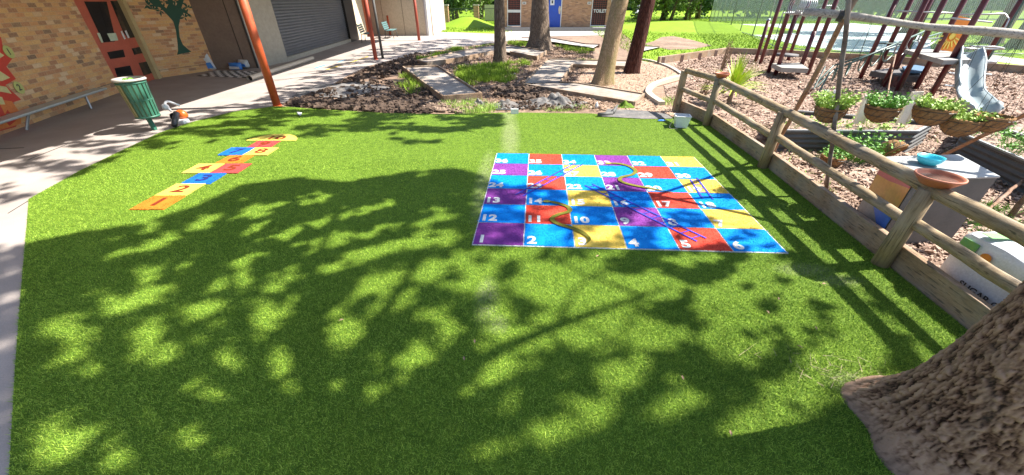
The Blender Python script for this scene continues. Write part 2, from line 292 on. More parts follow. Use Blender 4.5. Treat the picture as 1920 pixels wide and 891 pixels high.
# ------------------------------------------------------------ mesh builder
class MB:
    def __init__(s): s.v = []; s.f = []
    def add(s, vs, fs):
        o = len(s.v); s.v += [tuple(x) for x in vs]; s.f += [tuple(i + o for i in f) for f in fs]; return s
    def box(s, c, size, rz=0, M=None):
        hx, hy, hz = (x / 2 for x in size); m = M if M is not None else Matrix.Rotation(rz, 3, 'Z'); c = V(c)
        vs = [c + m @ V((x, y, z)) for x in (-hx, hx) for y in (-hy, hy) for z in (-hz, hz)]
        return s.add(vs, [(0, 1, 3, 2), (4, 6, 7, 5), (0, 4, 5, 1), (2, 3, 7, 6), (0, 2, 6, 4), (1, 5, 7, 3)])
    def bar(s, p0, p1, w, h, up=(0, 0, 1)):
        p0 = V(p0); p1 = V(p1); d = (p1 - p0); L = d.length; y = d.normalized(); x = y.cross(V(up))
        x = x.normalized() if x.length > 1e-4 else V((1, 0, 0)); z = x.cross(y)
        return s.box((p0 + p1) / 2, (w, L, h), M=Matrix((x, y, z)).transposed())
    def tube(s, pts, r, n=10, cap=True, wob=0):
        pts = [V(p) for p in pts]; rs = r if isinstance(r, (list, tuple)) else [r] * len(pts)
        vs = []; prev = None
        for i, p in enumerate(pts):
            t = (pts[min(i + 1, len(pts) - 1)] - pts[max(i - 1, 0)]).normalized()
            a = prev if prev is not None else (V((0, 0, 1)) if abs(t.z) < .9 else V((1, 0, 0)))
            x = (a - t * a.dot(t)).normalized(); y = t.cross(x); prev = x
            for k in range(n):
                th = 2 * math.pi * k / n; rr = rs[i] * (1 + wob * math.sin(th * 3 + i * 1.7) + wob * random.uniform(-1, 1))
                vs.append(p + x * math.cos(th) * rr + y * math.sin(th) * rr)
        fs = [(i * n + k, i * n + (k + 1) % n, (i + 1) * n + (k + 1) % n, (i + 1) * n + k) for i in range(len(pts) - 1) for k in range(n)]
        if cap: fs += [tuple(reversed(range(n))), tuple((len(pts) - 1) * n + k for k in range(n))]
        return s.add(vs, fs)
    def lathe(s, c, prof, n=24, M=None, cap0=False, cap1=False):
        c = V(c); vs = []
        for (r, z) in prof:
            for k in range(n):
                th = 2 * math.pi * k / n; p = V((r * math.cos(th), r * math.sin(th), z)); vs.append(c + (M @ p if M else p))
        fs = [(i * n + k, i * n + (k + 1) % n, (i + 1) * n + (k + 1) % n, (i + 1) * n + k) for i in range(len(prof) - 1) for k in range(n)]
        if cap0: fs.append(tuple(reversed(range(n))))
        if cap1: fs.append(tuple((len(prof) - 1) * n + k for k in range(n)))
        return s.add(vs, fs)
    def prism(s, pts, t):
        """polygon of 3-D points thickened by vector t"""
        t = V(t); a = [V(p) for p in pts]; n = len(a)
        return s.add(a + [p + t for p in a], [tuple(reversed(range(n))), tuple(range(n, 2 * n))] + [(i, (i + 1) % n, n + (i + 1) % n, n + i) for i in range(n)])
    def poly(s, pts): return s.add(pts, [tuple(range(len(pts)))])
    def blob(s, c, r, n=7, m=5, jit=.25, sq=(1, 1, 1)):
        c = V(c); vs = [c + V((0, 0, -r * sq[2]))]
        for i in range(1, m):
            ph = math.pi * i / m - math.pi / 2
            for k in range(n):
                th = 2 * math.pi * k / n; q = r * (1 + random.uniform(-jit, jit))
                vs.append(c + V((q * math.cos(ph) * math.cos(th) * sq[0], q * math.cos(ph) * math.sin(th) * sq[1], q * math.sin(ph) * sq[2])))
        vs.append(c + V((0, 0, r * sq[2]))); L = len(vs) - 1
        fs = [(0, 1 + (k + 1) % n, 1 + k) for k in range(n)] + [(1 + i * n + k, 1 + i * n + (k + 1) % n, 1 + (i + 1) * n + (k + 1) % n, 1 + (i + 1) * n + k) for i in range(m - 2) for k in range(n)]
        fs += [(L, 1 + (m - 2) * n + k, 1 + (m - 2) * n + (k + 1) % n) for k in range(n)]
        return s.add(vs, fs)
    def build(s, name, material, parent=None, smooth=False, bevel=0, loc=None):
        base = wloc(parent) if parent is not None else (V(loc) if loc is not None else V((0, 0, 0)))
        me = bpy.data.meshes.new(name); me.from_pydata([tuple(V(p) - base) for p in s.v], [], s.f); me.validate(); me.update()
        me.materials.append(MATS[material] if isinstance(material, str) else material)
        uv = me.uv_layers.new(name='uv')
        for p in me.polygons:
            n = p.normal
            if abs(n.z) > .8: ax = (V((1, 0, 0)), V((0, 1, 0)))
            else:
                h = V((-n.y, n.x, 0)); h.normalize(); ax = (h, V((0, 0, 1)))
            for li in p.loop_indices:
                co = V(me.vertices[me.loops[li].vertex_index].co) + base
                uv.data[li].uv = (co.dot(ax[0]), co.dot(ax[1]))
        if smooth: me.polygons.foreach_set('use_smooth', [True] * len(me.polygons))
        o = bpy.data.objects.new(name, me); COL.objects.link(o)
        if parent is not None: o.parent = parent
        else: o.location = base
        if smooth and not bevel:
            pass
        if bevel:
            md = o.modifiers.new('bevel', 'BEVEL'); md.width = bevel; md.segments = 2; md.limit_method = 'ANGLE'
        return o
def wloc(o):
    v = V(o.location)
    while o.parent is not None: o = o.parent; v = v + V(o.location)
    return v
def tag(o, label=None, cat=None, group=None, kind=None):
    if label: o['label'] = label
    if cat: o['category'] = cat
    if group: o['group'] = group
    if kind: o['kind'] = kind
    return o
def empty(name, loc, label, cat, group=None):
    e = bpy.data.objects.new(name, None); COL.objects.link(e); e.location = loc; e.empty_display_size = .1
    return tag(e, label, cat, group)
def np_mesh(name, verts, faces, material, parent=None, loc=None):
    """verts (N,3), faces (M,k) -> one object"""
    k = faces.shape[1]; me = bpy.data.meshes.new(name)
    base = np.array(wloc(parent)) if parent is not None else (np.array(loc) if loc is not None else np.zeros(3))
    me.vertices.add(len(verts)); me.vertices.foreach_set('co', (verts - base).astype(np.float32).ravel())
    me.loops.add(faces.size); me.loops.foreach_set('vertex_index', faces.astype(np.int32).ravel())
    me.polygons.add(len(faces)); me.polygons.foreach_set('loop_start', np.arange(0, faces.size, k, dtype=np.int32)); me.polygons.foreach_set('loop_total', np.full(len(faces), k, dtype=np.int32))
    me.update(); me.materials.append(MATS[material]); o = bpy.data.objects.new(name, me); COL.objects.link(o)
    if parent is not None: o.parent = parent
    elif loc is not None: o.location = loc
    return o
def inside(px, py, poly):
    c = np.zeros(len(px), bool); n = len(poly); j = n - 1
    for i in range(n):
        xi, yi = poly[i][0], poly[i][1]; xj, yj = poly[j][0], poly[j][1]
        cond = ((yi > py) != (yj > py)) & (px < (xj - xi) * (py - yi) / (yj - yi + 1e-12) + xi); c ^= cond; j = i
    return c
def sample_poly(poly, n, not_in=()):
    xs = [p[0] for p in poly]; ys = [p[1] for p in poly]; out = []
    X = rng.uniform(min(xs), max(xs), n); Y = rng.uniform(min(ys), max(ys), n); k = inside(X, Y, poly)
    for q in not_in: k &= ~inside(X, Y, q)
    return X[k], Y[k]
def area_bbox(poly):
    xs = [p[0] for p in poly]; ys = [p[1] for p in poly]; return (max(xs) - min(xs)) * (max(ys) - min(ys))
def blades(name, X, Y, h, wd, lean, material, z0=0.0, parent=None, zf=None):
    n = len(X); th = rng.uniform(0, 2 * np.pi, n); H = h * rng.uniform(.55, 1.15, n); W = wd * rng.uniform(.7, 1.3, n) / 2
    lx = rng.normal(0, lean, n) * H; ly = rng.normal(0, lean, n) * H
    z = np.full(n, z0) if zf is None else zf
    dx = np.cos(th) * W; dy = np.sin(th) * W
    v = np.empty((n, 3, 3)); v[:, 0] = np.stack([X - dx, Y - dy, z], 1); v[:, 1] = np.stack([X + dx, Y + dy, z], 1); v[:, 2] = np.stack([X + lx, Y + ly, z + H], 1)
    return np_mesh(name, v.reshape(-1, 3), np.arange(3 * n).reshape(-1, 3), material, parent)
def leaf_quads(P, size, flat=.5):
    """P (N,3) -> quads with random orientation"""
    n = len(P); a = rng.normal(size=(n, 3)); a[:, 2] *= flat; a /= np.linalg.norm(a, axis=1)[:, None]
    b = rng.normal(size=(n, 3)); b[:, 2] *= flat; b -= (a * b).sum(1)[:, None] * a; b /= np.linalg.norm(b, axis=1)[:, None]
    s = size * rng.uniform(.6, 1.3, n)[:, None]; a = a * s; b = b * s * .55
    v = np.stack([P - a, P - b, P + a, P + b], 1); return v.reshape(-1, 3), np.arange(4 * n).reshape(-1, 4)
def text_mesh(txt, size, material, name, parent, origin, xdir, ydir, fat=0.0, depth=.002, align='CENTER', offz=0.0):
    cu = bpy.data.curves.new('txt', 'FONT'); cu.body = txt; cu.size = size; cu.offset = fat; cu.extrude = depth; cu.align_x = align; cu.align_y = 'CENTER'; cu.resolution_u = 4
    o = bpy.data.objects.new('txt', cu); COL.objects.link(o); dg = bpy.context.evaluated_depsgraph_get()
    me = bpy.data.meshes.new_from_object(o.evaluated_get(dg)); bpy.data.objects.remove(o); bpy.data.curves.remove(cu)
    x = V(xdir); y = V(ydir); z = x.normalized().cross(y.normalized()).normalized(); base = wloc(parent); org = V(origin) - base
    for v in me.vertices: c = v.co.copy(); v.co = org + x * c.x + y * c.y + z * (c.z + offz)
    me.materials.clear(); me.materials.append(MATS[material]); ob = bpy.data.objects.new(name, me); COL.objects.link(ob); ob.parent = parent; return ob
def sheet(name, pts, z, material, kind='structure', label=None, cat=None):
    me = MB(); me.poly([V((p[0], p[1], z)) for p in pts])
    o = me.build(name, material)
    # triangulate concave outlines properly
    import bmesh
    bm = bmesh.new(); bm.from_mesh(o.data); bmesh.ops.triangulate(bm, faces=bm.faces[:], ngon_method='EAR_CLIP')
    for f in bm.faces:
        if f.normal.z < 0: f.normal_flip()
    bm.to_mesh(o.data); bm.free()
    return tag(o, label, cat, kind=kind)
def smooth_path(pts, n=6):
    pts = [V(p) for p in pts]; out = []
    for i in range(len(pts) - 1):
        p0 = pts[max(i - 1, 0)]; p1 = pts[i]; p2 = pts[i + 1]; p3 = pts[min(i + 2, len(pts) - 1)]
        for k in range(n):
            t = k / n; out.append(.5 * ((2 * p1) + (p2 - p0) * t + (2 * p0 - 5 * p1 + 4 * p2 - p3) * t * t + (3 * p1 - p0 - 3 * p2 + p3) * t ** 3))
    out.append(pts[-1]); return out

# ============================================================ THE SETTING
sheet('ground', [(-150, -40), (150, -40), (150, 170), (-150, 170)], -.012, 'earth')
TURF_POLY = [g(*p) for p in ((520, 200), (600, 206), (720, 213), (840, 215), (960, 212), (1110, 214), (1170, 222), (1240, 224), (1286, 216))] + \
    [V((3.70, 7.05, 0)), V((3.58, 4.95, 0)), V((3.33, 2.65, 0)), V((3.18, 1.2, 0)), V((3.1, -.6, 0)), V((-1.9, -.6, 0))] + \
    [g(*p) for p in ((20, 891), (30, 700), (40, 560), (45, 500), (52, 420), (55, 375), (150, 322), (230, 283), (300, 250), (360, 230), (440, 210))]
PAVE = [V((-6, -3, 0)), V((-1.2, -3, 0)), V((-1.2, -.4, 0)), g(30, 860), g(60, 500), g(90, 385), g(330, 255), g(460, 215), g(508, 206), g(520, 196)] + [g(*p) for p in ((560, 185), (620, 160), (655, 140), (690, 124), (740, 112), (800, 98), (860, 88), (945, 78), (1010, 72))] + \
    [V((2.0, 31, 0)), V((-6, 31, 0)), V((-14, 31, 0)), V((-14, -3, 0))]
sheet('paving', PAVE, .0, 'paving')
sheet('lawn', [g(835, 60), g(945, 64), g(960, 40), V((0, 60, 0)), V((0, 120, 0)), V((-60, 120, 0)), V((-12, 36, 0)), V((-6.0, 31.5, 0))], .002, 'lawn')
LAWN_R = [g(1180, 110), g(1232, 118), g(1360, 99), g(1475, 104), g(1920, 137), V((40, 14, 0)), V((120, 60, 0)), V((120, 130, 0)), V((8.2, 130, 0)), V((8.3, 33, 0)), g(1190, 80)]
sheet('lawn', LAWN_R, .003, 'lawn')
MULCH = [V((3.45, 1.0, 0)), V((3.42, 2.65, 0)), V((3.66, 4.95, 0)), V((3.78, 7.05, 0)), g(1285, 200), g(1250, 180), g(1245, 160), g(1300, 146), g(1270, 130), g(1232, 119), g(1360, 99), g(1475, 104), g(1920, 137), V((26, 12, 0)), V((26, -2, 0)), V((3.45, -2, 0))]
sheet('mulch_bed', MULCH, .004, 'mulch')
sheet('woodchip_ground', [g(1055, 170), g(1095, 130), g(1190, 112), g(1232, 119), g(1268, 134), g(1290, 146), g(1222, 165), g(1215, 178), g(1240, 196), g(1285, 212), g(1240, 222), g(1130, 206)], .003, 'woodchip')
COURT = [g(1745, 97), g(1640, 99), g(1600, 98), g(1500, 86), g(1390, 61), g(1345, 46), g(1600, 44), g(1690, 52), g(1745, 76)]
sheet('court_surface', COURT, .007, 'court')
sheet('path', [g(1780, 100), g(1800, 97), g(1860, 103), g(1990, 122), g(1990, 131), g(1900, 120), g(1840, 112)], .008, 'pale_path')
DIG = [g(*p) for p in ((1205, 83), (1225, 78), (1240, 70), (1262, 68), (1300, 76), (1335, 86), (1300, 93), (1255, 94), (1235, 90))]
o = MB()
for a, b in (((1395, 48), (1560, 92)), ((1460, 46), (1640, 78)), ((1385, 56), (1450, 50))):
    a = g(*a, .012); b = g(*b, .012); o.bar(a, b, .08, .004)
tag(o.build('court_line', 'line_white'), kind='structure')
sheet('path', [g(940, 68), g(940, 58), g(1008, 57), g(1150, 58), g(1150, 66), g(1010, 69)], .006, 'pale_path')

# near lawn blades, grass patches between the beds (uncountable)
def grass_patch(pxpoly, n, h, wd, material='lawn_blade', z0=0.0, lean=.45, clump=True, name='grass', label='patch of rough green grass growing in bare earth'):
    poly = [g(*p) for p in pxpoly]; X, Y = sample_poly(poly, n)
    if clump:
        cx, cy = sample_poly(poly, max(40, n // 60)); i = rng.integers(0, len(cx), len(X))
        X = cx[i] + rng.normal(0, .09, len(X)); Y = cy[i] + rng.normal(0, .09, len(X))
    return tag(blades(name, X, Y, h, wd, lean, material, z0), label, 'grass', kind='stuff')
grass_patch([(862, 128), (950, 118), (965, 135), (955, 155), (880, 160), (850, 146)], 9000, .16, .018, label='lush grass patch in front of the slim grey tree trunk')
grass_patch([(780, 112), (850, 92), (930, 84), (935, 92), (860, 100), (810, 112)], 7000, .14, .02, label='strip of grass behind the left timber edged path')
grass_patch([(1040, 86), (1110, 95), (1110, 104), (1060, 96)], 3000, .14, .02, label='ragged grass beside the broad based tree')
grass_patch([(957, 116), (985, 112), (1000, 120), (965, 128)], 1500, .1, .018, label='thin grass right of the slim grey tree')
grass_patch([(955, 78), (1000, 80), (1000, 88), (955, 88)], 1800, .14, .025, label='thin grass behind the slim grey tree')
grass_patch([(738, 150), (780, 138), (806, 175), (770, 185)], 2500, .16, .015, label='grass tufts at the side of the boxed pad')
grass_patch([(820, 195), (890, 190), (960, 205), (900, 212), (830, 212)], 3500, .1, .012, 'leafy_lime', label='sparse yellowish grass along the torn ground')
grass_patch([(1060, 118), (1112, 110), (1112, 118), (1080, 120)], 1200, .1, .02, label='thin grass behind the timber cross path')
grass_patch([(1000, 205), (1090, 190), (1110, 205), (1080, 210)], 2000, .05, .012, 'leafy_lime', label='flattened yellow grass beside the weed cloth heap')
grass_patch([(1245, 190), (1275, 183), (1275, 195), (1250, 200)], 500, .1, .012, 'leafy_lime', label='weeds inside the curved concrete kerb')
grass_patch([(1380, 230), (1455, 240), (1540, 290), (1600, 400), (1560, 380), (1450, 280)], 500, .09, .015, 'leafy_lime', label='scattered weeds in the mulch behind the fence')
grass_patch([(1700, 190), (1790, 225), (1860, 230), (1770, 300), (1720, 260)], 900, .07, .012, 'leafy_lime', label='weeds in the mulch between the two raised beds')
grass_patch([(1760, 430), (1810, 380), (1920, 400), (1920, 470), (1840, 440)], 1500, .09, .012, 'leafy_mid', label='low weeds beside the sheet metal box')
# lawns (taller fringe for texture)
def lawn_blades(poly, n, h, wd, label):
    X, Y = sample_poly(poly, n, (COURT, DIG)); k = (Y < 60) & (np.abs(X) < 45); tag(blades('grass', X[k], Y[k], h, wd, .5, 'lawn_blade', 0), label, 'grass', kind='stuff')
lawn_blades([V((5, 15, 0)), V((9, 18.5, 0)), V((18, 20, 0)), V((34, 16, 0)), V((44, 60, 0)), V((7.5, 60, 0))], 110000, .10, .035, 'bright sunlit mown grass on the rising lawn behind the play area')
lawn_blades([V((-8, 31, 0)), V((0, 31, 0)), V((0, 60, 0)), V((-20, 60, 0))], 20000, .14, .05, 'bright sunlit grass beside the toilet block')
# bare brown dig on the right lawn
o = MB(); pts = []
for (px, py) in ((1205, 83), (1225, 78), (1240, 70), (1262, 68), (1300, 76), (1335, 86), (1300, 93), (1255, 94), (1235, 90)): pts.append(g(px, py))
sheet('bare_soil', pts, .012, 'earth')
# grass mounds
def mound(c, rx, ry, h, material, name='mound', n=26):
    vs = []; fs = []
    for i in range(n + 1):
        for j in range(n + 1):
            u = -1 + 2 * i / n; v = -1 + 2 * j / n; d = min(1, math.hypot(u, v)); z = h * (.5 + .5 * math.cos(math.pi * d)) + random.uniform(-.01, .01)
            vs.append((c[0] + u * rx, c[1] + v * ry, z - .02))
    for i in range(n):
        for j in range(n): a = i * (n + 1) + j; fs.append((a, a + n + 1, a + n + 2, a + 1))
    m = MB(); m.add(vs, fs); return tag(m.build(name, material, smooth=True), kind='structure')
mound((-3.9, 38), 3.2, 3.2, .75, 'lawn'); mound((15, 36), 9, 9, .5, 'lawn')

# mulch chips
def chips(poly, n, size, name, label, z0=.006, material='mulch_chip', not_in=()):
    X, Y = sample_poly(poly, n, not_in); k = len(X); P = np.stack([X, Y, np.full(k, z0) + rng.uniform(0, .025, k)], 1)
    a = rng.normal(size=(k, 3)); a[:, 2] *= .3; a /= np.linalg.norm(a, axis=1)[:, None]; b = np.cross(a, np.array([0, 0, 1.]) + rng.normal(0, .35, (k, 3))); b /= np.linalg.norm(b, axis=1)[:, None]
    s = size * np.clip(np.exp(rng.normal(-.25, .45, (k, 1))), .25, 2.4); a = a * s; b = b * s * rng.uniform(.25, .5, (k, 1))
    v = np.stack([P - a - b, P + a - b * .6, P + a * .8 + b, P - a * .9 + b], 1)
    tag(np_mesh(name, v.reshape(-1, 3), np.arange(4 * k).reshape(-1, 4), material), label, 'mulch', kind='stuff')
chips([V((3.5, 1, 0)), V((3.75, 7.2, 0)), V((9, 7.2, 0)), V((9, 1, 0))], 60000, .028, 'mulch_chips', 'coarse bark chips behind the log fence')
chips([g(1285, 205), g(1245, 170), g(1300, 146), g(1260, 122), g(1360, 101), g(1475, 106), g(1920, 139), V((16, 7, 0)), V((3.8, 7, 0))], 70000, .036, 'mulch_chips', 'red brown bark chips under the play equipment')
chips([g(1055, 170), g(1095, 130), g(1190, 114), g(1268, 134), g(1222, 165), g(1215, 178), g(1240, 196), g(1285, 212), g(1240, 220), g(1130, 206)], 16000, .02, 'wood_chips', 'fine brown wood chips around the two thick trunks')

LIT = [g(*p) for p in ((760, 150), (790, 118), (860, 98), (960, 84), (1110, 92), (1115, 120), (1060, 165), (1190, 200), (1120, 208), (900, 205))]
chips(LIT, 34000, .03, 'leaf_litter', 'brown leaf litter and bark scattered round the timber paths', .004, 'litter')
chips(LIT, 9000, .035, 'pale_litter', 'pale dry leaves scattered round the timber paths', .008, 'mulch_chip')
# torn ground: clods and crumpled weed cloth
def clods(pxpoly, n, r0, r1, label, material='clod', z=0.0):
    poly = [g(*p) for p in pxpoly]; X, Y = sample_poly(poly, n); m = MB()
    for x, y in zip(X, Y): r = random.uniform(r0, r1) * random.choice((.4, .6, 1, 1)); m.blob((x, y, z + r * .3), r, 7, 5, .55, (random.uniform(.8, 1.5), random.uniform(.7, 1.2), random.uniform(.5, .9)))
    return tag(m.build('soil_clods', material), label, 'soil', kind='stuff')
clods([(540, 198), (565, 185), (640, 190), (720, 185), (800, 195), (810, 212), (720, 211), (600, 204)], 1500, .02, .085, 'dark turned soil clods along the far edge of the artificial lawn')
clods([(545, 190), (620, 165), (690, 128), (780, 100), (810, 100), (760, 118), (700, 142), (640, 165), (570, 192)], 1200, .02, .08, 'dark turned soil clods lining the concrete path')
clods([(700, 132), (790, 108), (800, 118), (745, 140), (715, 150)], 500, .03, .09, 'dark soil heap left of the boxed pad')
clods([(800, 190), (890, 188), (930, 200), (870, 212), (790, 208)], 900, .015, .06, 'light brown crumbled soil in front of the boxed pad', 'clod_light')
clods([(925, 165), (985, 163), (1030, 175), (1000, 190), (930, 180)], 500, .03, .1, 'dark root filled soil heap between the two timber paths')
clods([(1000, 180), (1075, 182), (1080, 200), (1000, 205)], 350, .02, .05, 'light crumbled soil on the weed cloth heap', 'clod_light')
clods([(730, 158), (790, 165), (850, 185), (800, 195), (740, 180)], 450, .02, .07, 'dark clods between the weed cloth and the boxed pad')
clods([(560, 192), (600, 172), (700, 150), (760, 160), (740, 190), (620, 196)], 420, .01, .05, 'loose clods strewn over the flat weed cloth', z=.04)
clods([(930, 205), (1000, 188), (1085, 190), (1090, 208), (960, 210)], 300, .01, .04, 'crumbs of soil on the small cloth heaps', 'clod', z=.05)
def cloth(c, rx, ry, h, material, name, label, seed=0, rz=0, cat='weed cloth', n=40):
    rr = random.Random(seed); ph = [rr.uniform(0, 6.28) for _ in range(8)]; vs = []; fs = []
    for i in range(n + 1):
        for j in range(n + 1):
            u = -1 + 2 * i / n; v = -1 + 2 * j / n; d = min(1, math.hypot(u, v))
            z = h * (.5 + .5 * math.cos(math.pi * d)) * (.55 + .25 * math.sin(7 * u + 3 * v + ph[0]) + .2 * math.sin(11 * v - 6 * u + ph[1]) + .15 * math.sin(19 * u + 13 * v + ph[2])) + .01
            e = 1 + .12 * math.sin(5 * math.atan2(v, u) + ph[3]) + .06 * math.sin(11 * math.atan2(v, u) + ph[4])
            s = d / max(abs(u), abs(v), 1e-6) if max(abs(u), abs(v)) > 0 else 1
            x = u / max(1, math.hypot(u, v)) * rx * e; y = v / max(1, math.hypot(u, v)) * ry * e
            vs.append((c[0] + x * math.cos(rz) - y * math.sin(rz), c[1] + x * math.sin(rz) + y * math.cos(rz), max(z, .008)))
    for i in range(n):
        for j in range(n): a = i * (n + 1) + j; fs.append((a, a + n + 1, a + n + 2, a + 1))
    m = MB(); m.add(vs, fs); return tag(m.build(name, material, smooth=True), label, cat)
cloth(g(640, 168), 1.1, 1.0, .10, 'weed_cloth', 'weed_cloth', 'large grey weed cloth lying flat on the torn ground beside the concrete path', 1, .2)
cloth(g(1035, 195), .75, .5, .26, 'weed_cloth', 'weed_cloth', 'crumpled grey weed cloth heap in front of the middle timber path', 2)
cloth(g(950, 200), .55, .28, .15, 'weed_cloth', 'weed_cloth', 'small crumpled weed cloth left of the soil heap', 3)
cloth(g(898, 198), .3, .2, .14, 'weed_cloth', 'weed_cloth', 'dark wrinkled weed cloth scrap in front of the boxed pad', 4)
m = MB(); m.poly([g(1128, 218, .03), g(1140, 204, .05), g(1215, 208, .05), g(1250, 214, .04), g(1262, 222, .02), g(1210, 223, .02)]); tag(m.build('weed_cloth', 'weed_cloth'), 'flat pale grey cloth strip at the far turf edge near the fence', 'weed cloth')
m = MB(); m.tube([g(1122, 216, .04), g(1148, 213, .05)], .045, 12); m.tube([g(1148, 212, .05), g(1158, 198, .06)], [.05, .02], 8); tag(m.build('cloth_roll', 'galv_dark', smooth=True), 'dark grey roll of cloth at the far turf edge', 'cloth roll')
cloth(g(1172, 201), .22, .13, .16, 'turf', 'turf_offcut', 'small bright green folded turf offcut beside the grey roll', 9, cat='turf offcut', n=16)
m = MB(); m.lathe(g(1118, 203, 0), [(.035, 0), (.035, .08), (.02, .1), (.012, .13)], 12, cap0=True, cap1=True); tag(m.build('bottle', 'white_plastic', smooth=True), 'small white bottle behind the grey roll of cloth', 'bottle')
m = MB(); m.box(g(965, 209, .06), (.16, .04, .1)); tag(m.build('paper_scrap', 'paper_white'), 'white rectangular scrap standing at the far turf seam', 'scrap')
m = MB(); m.add([g(560, 211, .035), g(566, 213, .035), g(563, 217, .04), g(557, 213, .05)], [(0, 1, 2, 3)]); m.prism([g(557, 211, .03), g(566, 212, .03), g(565, 216, .03)], (0, 0, .01)); tag(m.build('paper_scrap', 'paper_white'), 'tiny white paper scrap on the turf near the orange post', 'scrap')
m = MB(); m.blob(g(1240, 226, .03), .05, 8, 4, .2, (1.5, .5, .35)); tag(m.build('tool_handle', 'bag_blue'), 'small dark blue tool on the turf left of the white tub', 'tool')

# turf
o = MB(); sheet('turf', TURF_POLY, .012, 'turf')
MATC = [g(886, 462), g(1475, 478), g(1300, 297), g(932, 290)]
HOPX0 = -4.28
HOP = {1: [(249, 395), (303, 397), (346, 372), (289, 371)]}
hopbox = [V((-4.27, 3.70, 0)), V((-3.91, 3.69, 0)), V((-3.84, 6.1, 0)), V((-4.25, 6.1, 0))]
BX = [], []
for (y0, y1, dens) in ((-.3, 2.2, 42000), (2.2, 3.4, 26000), (3.4, 5.2, 14000), (5.2, 8.7, 6000)):
    band = [V((-6.8, y0, 0)), V((3.75, y0, 0)), V((3.75, y1, 0)), V((-6.8, y1, 0))]
    n = int(dens * (y1 - y0) * 10.55); X = rng.uniform(-6.8, 3.75, n); Y = rng.uniform(y0, y1, n)
    k = inside(X, Y, TURF_POLY) & ~inside(X, Y, MATC) & ~inside(X, Y, hopbox) & (np.hypot(X - 2.29, Y - 1.05) > .36)
    f = Y * math.cos(PITCH) + 2 * math.sin(PITCH); px = 960 + FPX * X / f
    k &= (px > -120) & (px < 2040); BX[0].append(X[k]); BX[1].append(Y[k])
X = np.concatenate(BX[0]); Y = np.concatenate(BX[1])
tag(blades('turf_pile', X, Y, .015, .0034, .8, 'turf_blade', .011), 'short bright green artificial grass pile', 'turf', kind='stuff')

# ============================================================ SCHOOL BUILDING (left)
A0 = V((-8.95, 6.46, 0)); dA = V((-.287, .958, 0)).normalized(); nA = V((dA.y, -dA.x, 0))
def A(s, z, o=0): return A0 + dA * s + nA * o + V((0, 0, z))
WH = 2.95
sb = empty('school_building', (-9.5, 12, 0), 'brick school building with red door, painted murals and grey roller door', 'building')
def wall_panel(p0, p1, z0, z1, material, name='wall', th=.2, off=0.0, parent=sb):
    p0 = V((p0[0], p0[1], 0)); p1 = V((p1[0], p1[1], 0)); d = (p1 - p0).normalized(); n = V((d.y, -d.x, 0)); m = MB()
    a = p0 + n * off; b = p1 + n * off
    m.prism([a + V((0, 0, z0)), b + V((0, 0, z0)), b + V((0, 0, z1)), a + V((0, 0, z1))], -n * th); return m.build(name, material, parent)
s_j, s_d2, s_f = 3.84, 5.72, 5.92
wall_panel(A(-5, 0), A(s_j, 0), -.02, WH, 'brick_tan', off=0)
wall_panel(A(-5, 0), A(s_j - .0, 0), .235, .245, 'black', 'damp_course', .01, .006)
def Apx(px, py, o=0):
    a = A(0, 0, o); b = A(1, 0, o); p = onwall(px, py, a, b); return p
# door set, slightly recessed
rec = -.06
door = wall_panel(A(s_j, 0, rec), A(s_d2, 0, rec), 0.0, 2.4, 'door_red', 'door', .05)
wall_panel(A(s_j, 0), A(s_f, 0), 2.4, WH, 'brick_tan', 'wall')
m = MB(); m.prism([A(s_d2, 0, .05), A(s_f, 0, .05), A(s_f, 2.4, .05), A(s_d2, 2.4, .05)], -nA * .15); m.build('door_frame', 'cream', door)
def panel_px(pts, off, th, material, name, parent):
    m = MB(); q = [Apx(x, y, off) for x, y in pts]; m.prism(q, -nA * th if th > 0 else nA * -th); return m.build(name, material, parent)
panel_px([(158, 3), (184, 3), (216, 78), (194, 80)], rec + .006, .004, 'glass_dark', 'pane', door)
panel_px([(184, 3), (200, 3), (214, 62), (216, 78), (208, 78)], rec + .009, .003, 'glass_dark', 'pane', door)
panel_px([(207, 2), (249, 1), (269, 68), (240, 72), (231, 60)], rec + .006, .004, 'glass_dark', 'pane', door)
panel_px([(201, 63), (217, 62), (222, 76), (208, 77)], rec + .013, .003, 'poster', 'notice', door)
panel_px([(182, 62), (187, 62), (194, 80), (190, 80)], rec + .013, .003, 'poster', 'notice', door)
panel_px([(226, 59), (229, 58), (236, 73), (233, 74)], rec + .013, .003, 'white_trim', 'handle', door)
panel_px([(234, 58), (237, 57), (243, 71), (240, 72)], rec + .013, .003, 'white_trim', 'handle', door)
for q in ([(201, 98), (231, 93), (235, 107), (207, 111)], [(247, 91), (277, 85), (281, 97), (252, 103)], [(215, 128), (244, 123), (252, 146), (222, 151)], [(260, 118), (291, 113), (297, 133), (270, 142)]):
    panel_px(q, rec + .006, .004, 'glass_dark', 'pane', door)
